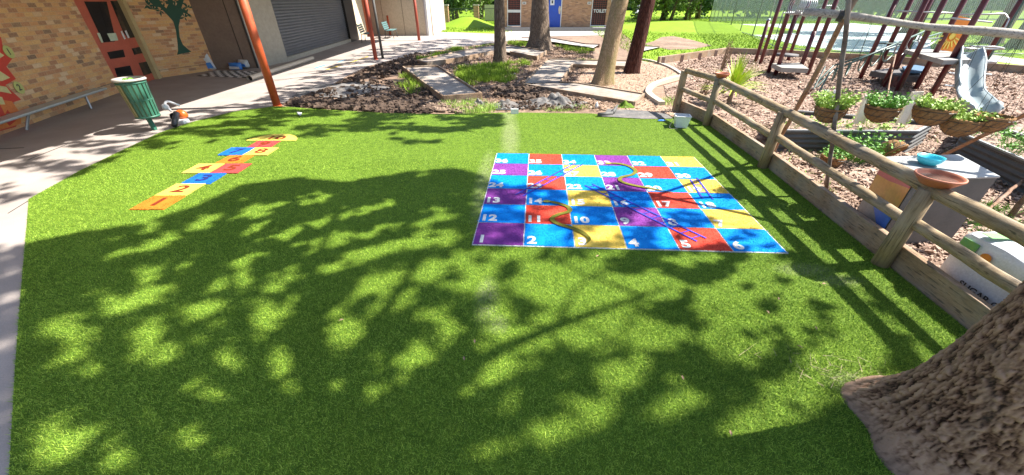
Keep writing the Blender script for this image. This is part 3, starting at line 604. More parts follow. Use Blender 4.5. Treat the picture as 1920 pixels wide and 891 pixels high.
# wall with the painted tree
B0 = A(s_f, 0); B1 = g(405, 131)
wall_panel(B0, B1, -.02, WH, 'brick_tan')
wall_panel(B0, B1, .2, .208, 'black', 'damp_course', .01, .006)
dB = (B1 - B0).normalized(); nB = V((dB.y, -dB.x, 0))
def Bpx(px, py, off=.006): return onwall(px, py, B0 + nB * off, B1 + nB * off)
m = MB(); m.prism([Bpx(*p) for p in ((332, 103), (334, 95), (333, 80), (330, 58), (325, 40), (311, 25), (300, 14), (290, 12), (283, 6), (272, -8), (295, -8), (302, 6), (312, 16), (316, 8), (312, -12), (322, -14), (325, 8), (330, 12), (336, -4), (346, -4), (340, 16), (350, 20), (354, 28), (344, 24), (338, 34), (335, 50), (337, 70), (343, 84), (352, 92), (359, 97), (345, 100))], -nB * .004)
import bmesh
def fix_ngons(o):
    bm = bmesh.new(); bm.from_mesh(o.data); bmesh.ops.triangulate(bm, faces=[f for f in bm.faces if len(f.verts) > 4], ngon_method='EAR_CLIP'); bm.to_mesh(o.data); bm.free(); return o
fix_ngons(m.build('painted_tree', 'mural_green', sb))
m = MB()
for (x, y) in ((278, 10), (286, 18), (293, 6), (300, 20), (308, 4), (318, 4), (328, 2), (340, 6), (349, 24), (352, 14), (346, 32), (332, 22), (322, 14)):
    c = Bpx(x, y, .006)
    for k in range(5):
        a = random.uniform(0, 6.28); l = random.uniform(.1, .2); d1 = dB * math.cos(a) + V((0, 0, 1)) * math.sin(a); d2 = dB * -math.sin(a) + V((0, 0, 1)) * math.cos(a)
        off = nB * .0006 * (k + 1); m.poly([c + off, c + d1 * l * .5 + d2 * .025 + off, c + d1 * l + off, c + d1 * l * .5 - d2 * .025 + off])
m.build('painted_leaves', 'mural_green', sb)
# sun mural on wall A
def mural(pts, off, material, name='painted_sun'):
    m = MB(); m.prism([Apx(x, y, off) for x, y in pts], -nA * .004); return fix_ngons(m.build(name, material, sb))
mural([(-130, 60), (-40, 60), (2, 70), (6, 92), (26, 106), (12, 125), (30, 148), (10, 160), (40, 187), (24, 192), (39, 215), (30, 238), (0, 246), (-130, 292)], .006, 'mural_red')
mural([(-130, 225), (0, 187), (22, 190), (38, 212), (40, 232), (0, 244), (-130, 286)], .009, 'mural_orange')
for q in ([(-4, 96), (8, 104), (-4, 112)], [(-8, 128), (19, 146), (4, 152), (-10, 152)], [(-6, 160), (12, 163), (22, 176), (2, 172), (-10, 174)], [(-10, 180), (4, 182), (10, 196), (-6, 196)]): mural(q, .012, 'mural_cream')
mural([(-10, 200), (0, 196), (10, 216), (14, 206), (30, 226), (18, 236), (8, 224), (-4, 236)], .012, 'mural_red')
for t_, cx, cy in (('1', 16.5, 97.5), ('2', 36, 164.5)):
    c = Apx(cx, cy, .016); m = MB(); r = .098
    m.prism([c + dA * r * math.cos(a) + V((0, 0, r * 1.1 * math.sin(a))) for a in [k * math.pi / 12 for k in range(24)]], -nA * .004)
    d_ = m.build('number_disc', 'disc_lime', sb); text_mesh(t_, .15, 'ink', 'number', d_, c + nA * .004, dA, (0, 0, 1), .002, .001)
# dark panel wall, pillar, roller door
C2 = g(484, 127.5); Rr = g(668, 76); P1 = g(541, 116)
wall_panel(B1 , C2, -.02, WH, 'dark_panel')
m = MB(); q0 = onwall(405 + 33, 60, B1 + V((0, -.006, 0)), C2 + V((0, -.006, 0))); m.box((q0.x, q0.y, WH / 2), (.012, .012, WH)); m.build('panel_joint', 'black', sb)
e = (Rr - P1).normalized(); P0 = C2 + V((.0, 0, 0)); nR = V((e.y, -e.x, 0))
pil = wall_panel(C2, P1, -.02, WH, 'pale_render', 'pillar', .3)
wall_panel(C2 + V((-.02, -.03, 0)), C2 + V((.035, -.03, 0)), -.02, WH, 'dark_metal', 'corner_strip', .04)
roll_end = onwall(655, 60, P1, Rr); roll_end.z = 0
m = MB(); L = (roll_end - P1).length; k = 0; z = .16
base = P1 - nR * .12
prof = []
while z < WH:
    prof += [(z, 0), (z + .02, .022), (z + .075, .022), (z + .095, 0)]; z += .1
vs = []
for (zz, oo) in prof: vs += [base + nR * oo + V((0, 0, zz)), base + e * L + nR * oo + V((0, 0, zz))]
m.add(vs, [(2 * i, 2 * i + 1, 2 * i + 3, 2 * i + 2) for i in range(len(prof) - 1)]); m.build('roller_door', 'roller', sb)
wall_panel(P1, P1 + e * L, -.02, .155, 'pale_render', 'door_plinth', .3)
d0 = P1 + e * L
blackend = onwall(671, 60, P1, Rr); blackend.z = 0
wall_panel(d0, blackend, -.02, WH, 'black', 'door_channel', .2, .01)
pend = onwall(683, 30, P1, Rr); pend.z = 0
wall_panel(blackend, pend, -.02, WH, 'beige_panel', 'wall', .2)
oend = onwall(695, 30, P1, Rr); oend.z = 0
wall_panel(pend, oend, -.02, 2.3, 'orange_paint', 'door', .2, .02); 
F0 = V((-9.9, 28.6, 0)); F1 = g(805, 67); F2 = g(836, 56.5)
wall_panel(oend, F0, -.02, WH, 'beige_panel', 'wall', .2)
wall_panel(F0, F1, -.02, WH, 'beige_panel', 'wall', .2)
wall_panel(F1, F2, -.02, WH, 'pink_panel', 'wall', .2)
for px in (719, 757):
    q = onwall(px, 40, F0 + V((0, -.006, 0)), F1 + V((0, -.006, 0))); m = MB(); m.box((q.x, q.y - .002, WH / 2), (.02, .012, WH)); m.build('panel_joint', 'dark_panel', sb)
m = MB(); m.box((F1.x - .03, F1.y - .05, WH / 2), (.12, .08, WH)); m.build('corner_trim', 'white_trim', sb)
m = MB(); m.tube([(F1.x + .22, F1.y + .2, 0), (F1.x + .22, F1.y + .2, WH)], .04, 10); m.build('downpipe', 'pvc', sb, True)
# roof over building and veranda
roof = MB(); roof.prism([V((-5.0, -3, 2.95)), V((-5.0, 25.2, 2.95)), V((-14, 25.2, 3.1)), V((-14, -3, 3.1))], (0, 0, .15)); roof.build('veranda_roof', 'white_trim', sb)
roof = MB(); roof.prism([V((-14, 25.2, 3.1)), V((-9.0, 25.2, 3.1)), V((-5.3, 28.4, 3.0)), V((-4.3, 34.5, 3.0)), V((-14, 34.5, 3.0))], (0, 0, .2)); roof.build('roof', 'galv_dark', sb)

# veranda posts
for i, ((px, py), r, lab) in enumerate((((520, 199), .082, 'thick orange veranda post nearest the artificial lawn'), ((705, 112), .075, 'rust red veranda post beside the dark downpipe'), ((786, 76), .08, 'farthest rust red veranda post near the beige wing'))):
    b = g(px, py); t = empty('veranda_post', b, lab, 'post', 'posts along the veranda edge')
    m = MB(); m.tube([b, b + V((0, 0, 2.95))], r, 20); m.build('post_shaft', 'orange_paint' if i == 0 else 'rust_paint', t, True)
    m = MB(); m.lathe(b, [(r + .012, 0), (r + .012, .015), (r, .02)], 20); m.build('base_collar', 'orange_paint' if i == 0 else 'rust_paint', t)
b = g(718, 110); t = empty('downpipe', b, 'dark grey downpipe standing just right of the middle veranda post', 'pipe'); m = MB(); m.tube([b, b + V((0, 0, 2.95))], .05, 14); m.build('pipe_body', 'grey_pipe', t, True)
m = MB(); m.tube([g(519, 190) + V((-.12, .25, 0)), g(519, 190) + V((-.12, .25, 2.95))], .035, 10)
# short bollards near the beige wing
for px, py, z, lab in ((732, 66, 1.1, 'short orange bollard in front of the beige wall'), (711, 68, 1.05, 'short orange bollard half hidden by the dark downpipe')):
    b = g(px, py); t = empty('bollard', b, lab, 'bollard', 'short orange bollards'); m = MB(); m.tube([b, b + V((0, 0, z))], .07, 12); m.build('bollard_body', 'orange_paint', t, True)
    m = MB(); m.lathe(b, [(.074, z - .01), (.074, z + .02), (0.0, z + .05)], 12); m.build('cap', 'rust_paint', t)

# wall bench (long aluminium plank)
a = g(0, 222, .0); bl0 = V((-8.62, 5.6, .43)); 
p_end = onwall(193, 174, A(0, 0, .32), A(1, 0, .32)); p_st = onwall(0, 214, A(0, 0, .32), A(1, 0, .32))
e2 = (p_end - p_st).normalized(); zb = (p_end.z + p_st.z) / 2; p_st = p_st - e2 * 2.2
t = empty('wall_bench', (p_st.x, p_st.y, 0), 'long aluminium plank bench along the brick wall below the sun mural', 'bench')
m = MB(); m.bar(V((p_st.x, p_st.y, zb)), V((p_end.x, p_end.y, zb)), .25, .045); m.build('seat', 'alu', t, bevel=.015)
for px, py in ((50, 244), (171, 204), (-60, 290)):
    gq = g(px, py); s = (gq - A0).dot(dA); top = A(s + .1, zb - .02, .32); m = MB(); m.tube([V((gq.x, gq.y, 0)), top], .022, 8); m.build('leg', 'steel', t)
    m = MB(); m.tube([top + nA * .0, A(s + .1, zb - .03, .02)], .018, 8); m.build('bracket', 'steel', t)

# litter bin
b = g(291, 244); t = empty('litter_bin', b, 'tapered green slatted litter bin on a single post beside the turf', 'bin')
m = MB(); m.bar(b, b + V((-.02, 0, .30)), .06, .05); m.build('post', 'bin_green', t)
n = 18
for k in range(n):
    a0 = 2 * math.pi * k / n; r0, r1 = .165, .205; c0 = b + V((math.cos(a0) * r0, math.sin(a0) * r0, .24)); c1 = b + V((math.cos(a0) * r1, math.sin(a0) * r1, .86)); m = MB()
    tan = V((-math.sin(a0), math.cos(a0), 0)); rad = V((math.cos(a0), math.sin(a0), 0)) * .006
    m.prism([c0 - tan * .02, c0 + tan * .02, c1 + tan * .025, c1 - tan * .025], rad); mm = 'bin_tan' if 175 < math.degrees(a0) < 262 else 'bin_green'; m.build('slat', mm, t)
m = MB(); m.lathe(b, [(.15, .25), (.19, .84)], 24, cap0=True); m.build('liner', 'bin_liner', t, True)
for z0, r in ((.24, .18), (.52, .19), (.80, .212)):
    m = MB(); m.lathe(b, [(r - .012, z0), (r, z0), (r, z0 + .03), (r - .012, z0 + .03)], 28); m.build('hoop', 'bin_green', t, True)
m = MB(); m.lathe(b, [(.17, .85), (.228, .845), (.232, .865), (.216, .885), (.17, .875), (.16, .85)], 30); m.build('rim', 'bin_rim', t, True)
m = MB()
for k in range(4):
    a = random.uniform(0, 6.28); r = random.uniform(0, .1); m.blob(b + V((r * math.cos(a), r * math.sin(a), .86)), .03, 5, 4, .5)
m.build('rubbish', 'leafy_mid', t)

# leaf blower
b = g(328, 232); t = empty('leaf_blower', b, 'orange and white leaf blower with black tube lying on the paving by the bin', 'leaf blower')
m = MB(); m.blob(b + V((.10, .12, .14)), .10, 14, 9, .04, (1.1, .8, .9)); m.build('engine_cover', 'saw_orange', t, True)
m = MB(); m.lathe(b + V((.1, -.01, .14)), [(.0, 0), (.065, 0), (.075, .03), (.075, .06)], 18, M=Matrix.Rotation(R(90), 3, 'X')); m.build('fan_grille', 'saw_dark', t, True)
m = MB(); m.tube([g(331, 212, .2), g(328, 222, .13), g(327, 235, .06)], [.05, .042, .045], 14); m.build('blower_tube', 'saw_dark', t, True)
m = MB(); m.tube(smooth_path([b + V((.0, .05, .22)), b + V((-.02, .0, .34)), b + V((-.04, .12, .38)), b + V((.06, .22, .28))], 4), .022, 8); m.build('handle', 'white_plastic', t, True)
m = MB(); m.blob(b + V((-.05, .02, .3)), .06, 8, 6, .1); m.build('trigger_housing', 'white_plastic', t, True)
m = MB(); m.box(b + V((.13, .02, .035)), (.2, .16, .07)); m.build('fuel_tank', 'white_plastic', t, bevel=.02)

# bags, painted chequer, pipe
def sack(name, c, size, rz, lab, mats, lean=0):
    t = empty(name, (c.x, c.y, 0), lab, 'sack', 'blue and white cement sacks by the dark wall'); m = MB(); hx, hy, hz = size; N = 9; vs = []; fs = []
    for i in range(N + 1):
        for j in range(N + 1):
            for sgn in (1, -1):
                u = -1 + 2 * i / N; v = -1 + 2 * j / N; th = max(0, (1 - u ** 4) * (1 - v ** 4)) ** .45 * (1 + .12 * math.sin(5 * u + 3 * v)); p = V((u * hx, sgn * th * hy, v * hz + hz)); vs.append(p)
    idx = lambda i, j, s_: 2 * (i * (N + 1) + j) + s_
    for i in range(N):
        for j in range(N):
            fs += [(idx(i, j, 0), idx(i + 1, j, 0), idx(i + 1, j + 1, 0), idx(i, j + 1, 0)), (idx(i, j, 1), idx(i, j + 1, 1), idx(i + 1, j + 1, 1), idx(i + 1, j, 1))]
    M = Matrix.Rotation(rz, 3, 'Z') @ Matrix.Rotation(lean, 3, 'Y'); m.add([V((c.x, c.y, c.z)) + M @ p for p in vs], fs); m.build('bag_body', mats[0], t, True)
    m = MB(); z = hz; pts = [V((-hx * .8, -hy * 1.1, z * .35)), V((hx * .8, -hy * 1.1, z * .25)), V((hx * .75, -hy * 1.1, z * .95)), V((-hx * .8, -hy * 1.1, z * 1.1))]
    m.prism([V((c.x, c.y, c.z)) + M @ p for p in pts], M @ V((0, -.01, 0))); m.build('print', mats[1], t)
    m = MB(); pts = [V((-hx * .5, -hy * 1.2, z * 1.25)), V((hx * .6, -hy * 1.2, z * 1.35)), V((hx * .2, -hy * 1.2, z * 1.6))]
    m.prism([V((c.x, c.y, c.z)) + M @ p for p in pts], M @ V((0, -.01, 0))); m.build('print', 'bag_blue' if mats[1] != 'bag_blue' else 'bag_white', t)
sack('cement_sack', g(396, 132), (.17, .08, .24), R(25), 'upright blue and white sack leaning at the corner of the painted tree wall', ('bag_white', 'bag_blue'), R(-12))
sack('cement_sack', g(444, 131), (.2, .09, .11), R(5), 'lower blue sack lying flat by the dark panel wall', ('bag_blue', 'bag_white'))
sack('cement_sack', g(462, 129) + V((0, -.05, .05)), (.19, .09, .12), R(-15), 'white and blue sack propped on the blue sack by the dark wall', ('bag_white', 'bag_blue'))
ch = [g(368, 143), g(470, 147), g(484, 134.5), g(408, 133)]
t = empty('chequer_mat', ch[0], 'black and white chequered mat on the paving below the dark wall', 'mat'); mw = MB(); mk = MB(); NX, NY = 12, 6
def bil(c, u, v): return (c[0] * (1 - u) + c[1] * u) * (1 - v) + (c[3] * (1 - u) + c[2] * u) * v
for i in range(NX):
    for j in range(NY):
        q = [bil(ch, a / NX, b_ / NY) + V((0, 0, .01)) for a, b_ in ((i, j), (i + 1, j), (i + 1, j + 1), (i, j + 1))]; (mw if (i + j) % 2 else mk).poly(q)
mw.build('white_squares', 'line_white', t); mk.build('black_squares', 'black', t)
pa, pb = g(468, 147, .07), g(586, 109, .07)
t = empty('drain_pipe', (pa.x, pa.y, 0), 'cream plastic pipe lying on the paving behind the orange post', 'pipe'); m = MB(); d_ = (pb - pa).normalized()
m.tube([pa, pa + d_ * .05, pb], .07, 18, cap=False); m.build('pipe_body', 'pvc', t, True); m = MB(); m.tube([pa - d_ * .01, pa + d_ * .12], .078, 18, cap=False); m.build('socket', 'pvc', t, True)
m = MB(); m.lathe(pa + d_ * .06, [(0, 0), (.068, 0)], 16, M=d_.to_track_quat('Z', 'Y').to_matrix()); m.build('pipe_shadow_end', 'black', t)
# painted court games on the paving
m = MB(); 
for a, b_ in (((655, 118), (690, 106)), ((612, 131), (640, 122))): m.bar(g(*a, .006), g(*b_, .006), .06, .003)
tag(m.build('painted_line', 'line_yellow'), kind='structure')
m = MB(); 
for a, b_ in (((632, 117), (648, 112)), ((590, 128), (610, 122))): m.bar(g(*a, .006), g(*b_, .006), .08, .003)
tag(m.build('painted_line', 'line_blue'), kind='structure')
m = MB(); cc = g(245, 246); m.tube([g(190, 258, .0) , g(205, 248, .0), g(245, 243, .0)], .004, 4)
m = MB(); m.bar(g(52, 300, .003), g(125, 271, .003), .012, .004); m.bar(g(0, 279, .003), g(45, 277, .003), .014, .004); tag(m.build('paving_crack', 'ink'), kind='structure')
m = MB(); m.bar(g(15, 400, .003), g(54, 376, .003), .006, .004); tag(m.build('paving_joint', 'ink'), kind='structure')

# far slatted bench(es)
def slat_bench(b, rz, lab, L=1.5):
    t = empty('park_bench', b, lab, 'bench', 'slatted benches under the veranda'); M = Matrix.Rotation(rz, 3, 'Z')
    W = lambda x, y, z: b + M @ V((x, y, z))
    for nm, rows in (('seat', [(.1 + .11 * k, .44) for k in range(4)]), ('backrest', [(-.02 - .03 * k, .52 + .1 * k) for k in range(4)])):
        m = MB()
        for (y, z) in rows: m.bar(W(-L / 2, y, z), W(L / 2, y, z), .085 if nm == 'seat' else .02, .02 if nm == 'seat' else .08)
        m.build(nm, 'bench_green', t)
    for x in (-L / 2 + .15, L / 2 - .15):
        m = MB(); m.tube([W(x, .46, 0), W(x, .42, .42), W(x, .0, .42), W(x, -.14, .9)], .018, 8); m.tube([W(x, -.06, 0), W(x, .0, .42)], .018, 8); m.build('leg', 'dark_metal', t, True)
slat_bench(g(684, 79) , R(-80), 'grey green slatted bench half behind the middle veranda post')
slat_bench(g(728, 71) + V((0, 0, 0)), R(-85), 'second slatted bench just right of the dark downpipe')

# ============================================================ TOILET BLOCK (far centre)
YT = 33.0
tb = empty('toilet_block', (3.5, YT, 0), 'brick toilet block with blue door and dark mesh gates at the far end', 'building')
def T(px, py): return onY(px, py, YT)
zb0 = .22
def rect(x0, x1, z0, z1, y, th, material, name, parent): m = MB(); m.box(((x0 + x1) / 2, y + th / 2, (z0 + z1) / 2), (x1 - x0, th, z1 - z0)); return m.build(name, material, parent)
x_l = T(952, 30).x; gl0 = T(951, 30).x; gl1 = T(977, 30).x; bd0 = T(1026, 30).x; bd1 = T(1051.5, 30).x; gr0 = T(1108, 30).x; gr1 = T(1136, 30).x
rect(gl1, bd0, zb0, 3.2, YT, .25, 'brick_far', 'wall', tb); rect(bd1, gr0, zb0, 3.2, YT, .25, 'brick_far', 'wall', tb); rect(gr1, 8.25, zb0, 3.2, YT, .25, 'brick_far', 'wall', tb); rect(gl0 - .35, gl0, zb0, 3.2, YT, .25, 'brick_far', 'wall', tb)
rect(gl0 - .35, 8.25, 2.35, 3.2, YT - .003, .003, 'brick_far', 'lintel', tb)
rect(gl0 - .35, 8.25, -.01, zb0, YT - 1.0, 1.2, 'conc_step', 'step', tb)
rect(gl0 - .3, 8.2, zb0, 3.2, YT + 3.8, .2, 'brick_far', 'wall', tb); rect(8.05, 8.25, zb0, 3.2, YT + .25, 3.5, 'brick_far', 'wall', tb); rect(gl0 - .35, gl0 - .15, zb0, 3.2, YT + .25, 3.5, 'brick_far', 'wall', tb)
rect(gl0 - .6, 8.6, 3.2, 3.35, YT - .5, 5, 'galv_dark', 'roof', tb)
dd = rect(bd0, bd1, zb0 + .01, 2.35, YT - .01, .05, 'blue_door', 'door', tb); rect(bd1 - .02, bd1 + .05, zb0, 2.35, YT - .03, .06, 'white_trim', 'frame', dd); rect(bd0 - .05, bd0 + .01, zb0, 2.35, YT - .03, .06, 'white_trim', 'frame', dd)
q = T(1036, 4); rect(q.x - .17, q.x + .14, q.z - .2, q.z + .22, YT - .03, .01, 'paper_white', 'sign', dd); rect(q.x - .06, q.x + .04, q.z - .08, q.z + .1, YT - .035, .004, 'ink', 'pictogram', dd)
q = T(1050, 19); m = MB(); m.blob((q.x - .03, YT - .03, q.z), .16, 8, 6, .2, (.6, .15, 1.6)); m.build('bare_patch', 'pvc', dd)
def gate(x0, x1, bars=True):
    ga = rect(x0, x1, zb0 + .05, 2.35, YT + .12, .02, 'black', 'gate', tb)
    m = MB()
    for k in range(1, 9): x = x0 + (x1 - x0) * k / 9; m.box((x, YT + .06, 1.3), (.012, .012, 2.1))
    for k in range(1, 17): m.box(((x0 + x1) / 2, YT + .075, zb0 + .1 + k * .125), (x1 - x0, .012, .012))
    m.build('mesh', 'rust_paint', ga)
    m = MB(); 
    for x in (x0 + .03, x1 - .03): m.box((x, YT + .02, 1.3), (.06, .05, 2.1))
    m.box(((x0 + x1) / 2, YT + .018, zb0 + .08), (x1 - x0, .05, .07)); m.build('gate_frame', 'white_trim', ga); return ga
ga = gate(gl0, gl1); q = T(960, 21); rect(gl0, gl1, q.z - .09, q.z + .09, YT - .01, .02, 'white_trim', 'cross_rail', ga)
gb = gate(gr0, gr1 + .35); q = T(1124, 21); text_mesh('TOILET', .30, 'white_trim', 'lettering', gb, (q.x + .03, YT - .02, q.z), (1, 0, 0), (0, 0, 1), .008, .004)
rect(q.x - .62, q.x - .56, q.z - .1, q.z + .1, YT - .024, .008, 'white_trim', 'lettering', gb)
for px in (983, 1105): q = T(px, 6); rect(q.x - .14, q.x + .14, q.z - .08, q.z + .08, YT - .03, .02, 'white_trim', 'room_sign', tb); rect(q.x - .09, q.x + .09, q.z - .03, q.z + .03, YT - .034, .003, 'ink', 'room_sign_text', tb)

# ============================================================ TREES
def trunk_pts(b, lean, h, n=10, sway=.04):
    ph = random.uniform(0, 6); return [b + V((lean[0] * (k / n) + sway * math.sin(ph + 3 * k / n), lean[1] * (k / n) + sway * math.cos(ph + 2.3 * k / n), h * k / n)) for k in range(n + 1)]
def tree(name, b, r, h, lean, bark, crown_c, crown_r, nleaf, lsize, lab, group=None, flare=1.6, leafm='leaf_mid', limbs=9, rough=.04, targets=None, leafP=None, flarez=.5, nseg=18, uneven=0):
    t = empty(name, b, lab, 'tree', group); zs = [-.05, .03, .1, .2, .32, .5, .75, 1.1, 1.6, 2.2, 3.0, 3.8]; zs = [z for z in zs if z < h] + [h]
    # trunk grid with flare and buttress lobes
    vs = []; n = nseg * 2; ph = random.uniform(0, 6)
    tops = []
    if name == 'tree' and bark == 'bark_near': zs = list(np.linspace(-.05, 1.3, 230)) + [1.4, 1.6, 2.2, 3.0, h]
    crev = []
    for z in zs:
        k = z / h; c = b + V((lean[0] * k, lean[1] * k, z)); rr = r * (1 - .35 * k) * (1 + (flare - 1) * math.exp(-max(0, z) / (flarez * .45))); tops.append(c)
        for i in range(n):
            th = 2 * math.pi * i / n; lob = 1 + math.exp(-max(0, z) / .25) * .13 * math.sin(3 * th + ph) + .05 * math.exp(-max(0, z) / .3) * math.sin(7 * th + 2 * ph) + rough * .5 * math.sin(5 * th + z * 3) + random.uniform(-rough, rough) * .3 + uneven * math.cos(th - .6) * math.exp(-z)
            if bark == 'bark_near':
                q3 = V((math.cos(th) * r / .026, math.sin(th) * r / .026, z / .075)); tb = mnoise.turbulence_vector(q3 * .8, 4, False) * .95; dd_ = mnoise.voronoi(q3 + tb)[0]
                e3 = min(1, max(0, (dd_[1] - dd_[0]) * 2.1)); fz = mnoise.noise(q3 * 2.3) * .6 + mnoise.noise(q3 * V((5, 5, 9)).x) * .4; rg = 1 - abs(mnoise.noise(V((q3.x * .9, q3.y * .9, q3.z * .35)) + tb * .6)) * 2.2
                hh_ = .5 * e3 + .45 * (1 - max(0, rg)) + .22 * fz; ft = min(1, max(.15, (z - .02) / .2)); crev.append(hh_ + (1 - ft) * .25)
                lob *= 1 + .07 * (min(.9, max(0, hh_)) - .45) * ft
            vs.append(c + V((math.cos(th) * rr * lob, math.sin(th) * rr * lob, 0)))
    fs = [(i * n + k, i * n + (k + 1) % n, (i + 1) * n + (k + 1) % n, (i + 1) * n + k) for i in range(len(zs) - 1) for k in range(n)] + [tuple((len(zs) - 1) * n + k for k in range(n))]
    m = MB(); m.add(vs, fs); tr_ = m.build('trunk', bark, t, True)
    if crev: at_ = tr_.data.attributes.new('crev', 'FLOAT', 'POINT'); at_.data.foreach_set('value', crev)
    top = tops[-1]; rt = r * .65; m = MB(); tg = targets
    if tg is None:
        tg = []
        for k in range(limbs):
            a = 2 * math.pi * (k + random.random() * .6) / limbs; q = random.uniform(.4, .8); tg.append(crown_c + V((math.cos(a) * crown_r[0] * q, math.sin(a) * crown_r[1] * q, random.uniform(-.3, .6) * crown_r[2])))
    for p in tg:
        st = top - V((0, 0, random.uniform(0, .5))); mid = st + (p - st) * .45 + V((random.uniform(-.3, .3), random.uniform(-.3, .3), .35)); path = smooth_path([st, mid, p], 5)
        m.tube(path, [rt * .66 * (1 - .85 * i / (len(path) - 1)) for i in range(len(path))], 7)
        for _ in range(4):
            s_ = path[random.randint(4, len(path) - 2)]; en = s_ + V((random.uniform(-1, 1), random.uniform(-1, 1), random.uniform(-.2, .9))) * .9; m.tube([s_, (s_ + en) / 2 + V((0, 0, .12)), en], [rt * .16, rt * .1, rt * .03], 5)
    m.build('limbs', bark, t, True)
    if leafP is None:
        ncl = max(14, nleaf // 110); C = rng.normal(size=(ncl, 3)); C /= np.linalg.norm(C, axis=1)[:, None]; C *= (rng.uniform(.25, 1, ncl) ** .5)[:, None]; C = C * np.array(crown_r) + np.array(crown_c)
        i = rng.integers(0, ncl, nleaf); leafP = C[i] + rng.normal(0, 1, (nleaf, 3)) * np.array([crown_r[0] * .14, crown_r[1] * .14, crown_r[2] * .12])
    v, f = leaf_quads(leafP, lsize); np_mesh('crown', v, f, leafm, t)
    return t
# the four trunks behind the lawn
def wavefield(x, y, sx, sy, seed, oct=26):
    q = np.random.default_rng(seed); v = np.zeros_like(x)
    for _ in range(oct): a = q.uniform(0, 6.28); f_ = q.uniform(.5, 2.2); v += np.sin((x / sx * math.cos(a) + y / sy * math.sin(a)) * f_ * 6.28 + q.uniform(0, 6.28)) / f_ ** .5
    return v / v.std()
def canopy(pxpoly, dens, cover, hm, hs_, seed, sx=1.3, sy=.9):
    """leaves hung where the sun's line puts their shade on this stretch of ground"""
    poly = [g(*p) for p in pxpoly]; n = int(area_bbox(poly) * dens); x, y = sample_poly(poly, n); k_ = wavefield(x, y, sx, sy, seed) < cover; x, y = x[k_], y[k_]
    h_ = hm + hs_ * wavefield(x, y, 2.5, 2.5, seed + 5) + rng.normal(0, .35, len(x)); h_ = np.clip(h_, 4.2, 12)
    return np.stack([x + SV.x / SV.z * h_, y + SV.y / SV.z * h_, h_], 1)
CAN_TAN = np.concatenate([canopy([(235, 283), (330, 235), (440, 205), (520, 198), (700, 212), (940, 216), (945, 236), (850, 250), (700, 250), (560, 262), (430, 262), (330, 280)], 260, .15, 8, .6, 1, 1.6, .5), canopy([(0, 385), (110, 350), (230, 290), (330, 240), (430, 212), (500, 200), (440, 195), (250, 225), (60, 260), (0, 300)], 200, .05, 8, .6, 2, 1.4, .6), canopy([(700, 255), (800, 240), (900, 235), (900, 260), (760, 275)], 150, -.4, 8, .6, 12, 1.5, .5)])
CAN_GREY = canopy([(460, 200), (520, 165), (640, 140), (760, 110), (900, 100), (930, 120), (905, 180), (870, 195), (600, 200)], 150, .35, 8, .7, 3, 1.5, .8)
CAN_BROAD = np.concatenate([canopy([(560, 150), (700, 90), (840, 72), (940, 78), (960, 95), (900, 105), (760, 115), (640, 145)], 110, .3, 8.5, .7, 4, 2, 1.0), canopy([(950, 82), (1115, 92), (1112, 112), (960, 112)], 110, .2, 8.5, .7, 6, 1.6, 1.2)])
CAN_RED = canopy([(870, 128), (1090, 118), (1075, 168), (985, 180), (880, 185)], 150, .25, 8, .7, 7, 1.3, .6)
tree('tree', g(938, 120), .21, 4.2, (.0, .1, 0), 'bark_grey', V((1.8, 13.5, 8.0)), (2.9, 2.6, 1.0), 7500, .13, 'slim grey tree trunk leftmost of the four behind the lawn', 'trees behind the lawn', 1.35, 'leaf_mid', flarez=.8, leafP=CAN_GREY)
tree('tree', g(1011, 94), .44, 4.5, (-.05, .1, 0), 'bark_grey', V((2.6, 18, 8.2)), (3.4, 3.2, 1.0), 9000, .14, 'broad grey trunk with flared buttress base in front of the toilet block', 'trees behind the lawn', 1.55, 'leaf_mid', flarez=1.0, leafP=CAN_BROAD)
tree('tree', g(1128, 158), .245, 4.4, (.55, .3, 0), 'bark_pale', V((3.0, 9.3, 7.8)), (3.2, 1.6, 1.0), 8500, .12, 'pale tan smooth trunk leaning right in front of the dark red one', 'trees behind the lawn', 1.3, 'leaf_bright', flarez=.7, leafP=CAN_TAN)
tree('tree', g(1183, 137), .235, 4.4, (.5, .3, 0), 'bark_red', V((6.3, 12.8, 7.8)), (2.4, 2.4, 1.0), 8500, .13, 'dark red brown fissured trunk just behind the pale tan trunk', 'trees behind the lawn', 1.1, 'leaf_dark', flarez=.6, leafP=CAN_RED)

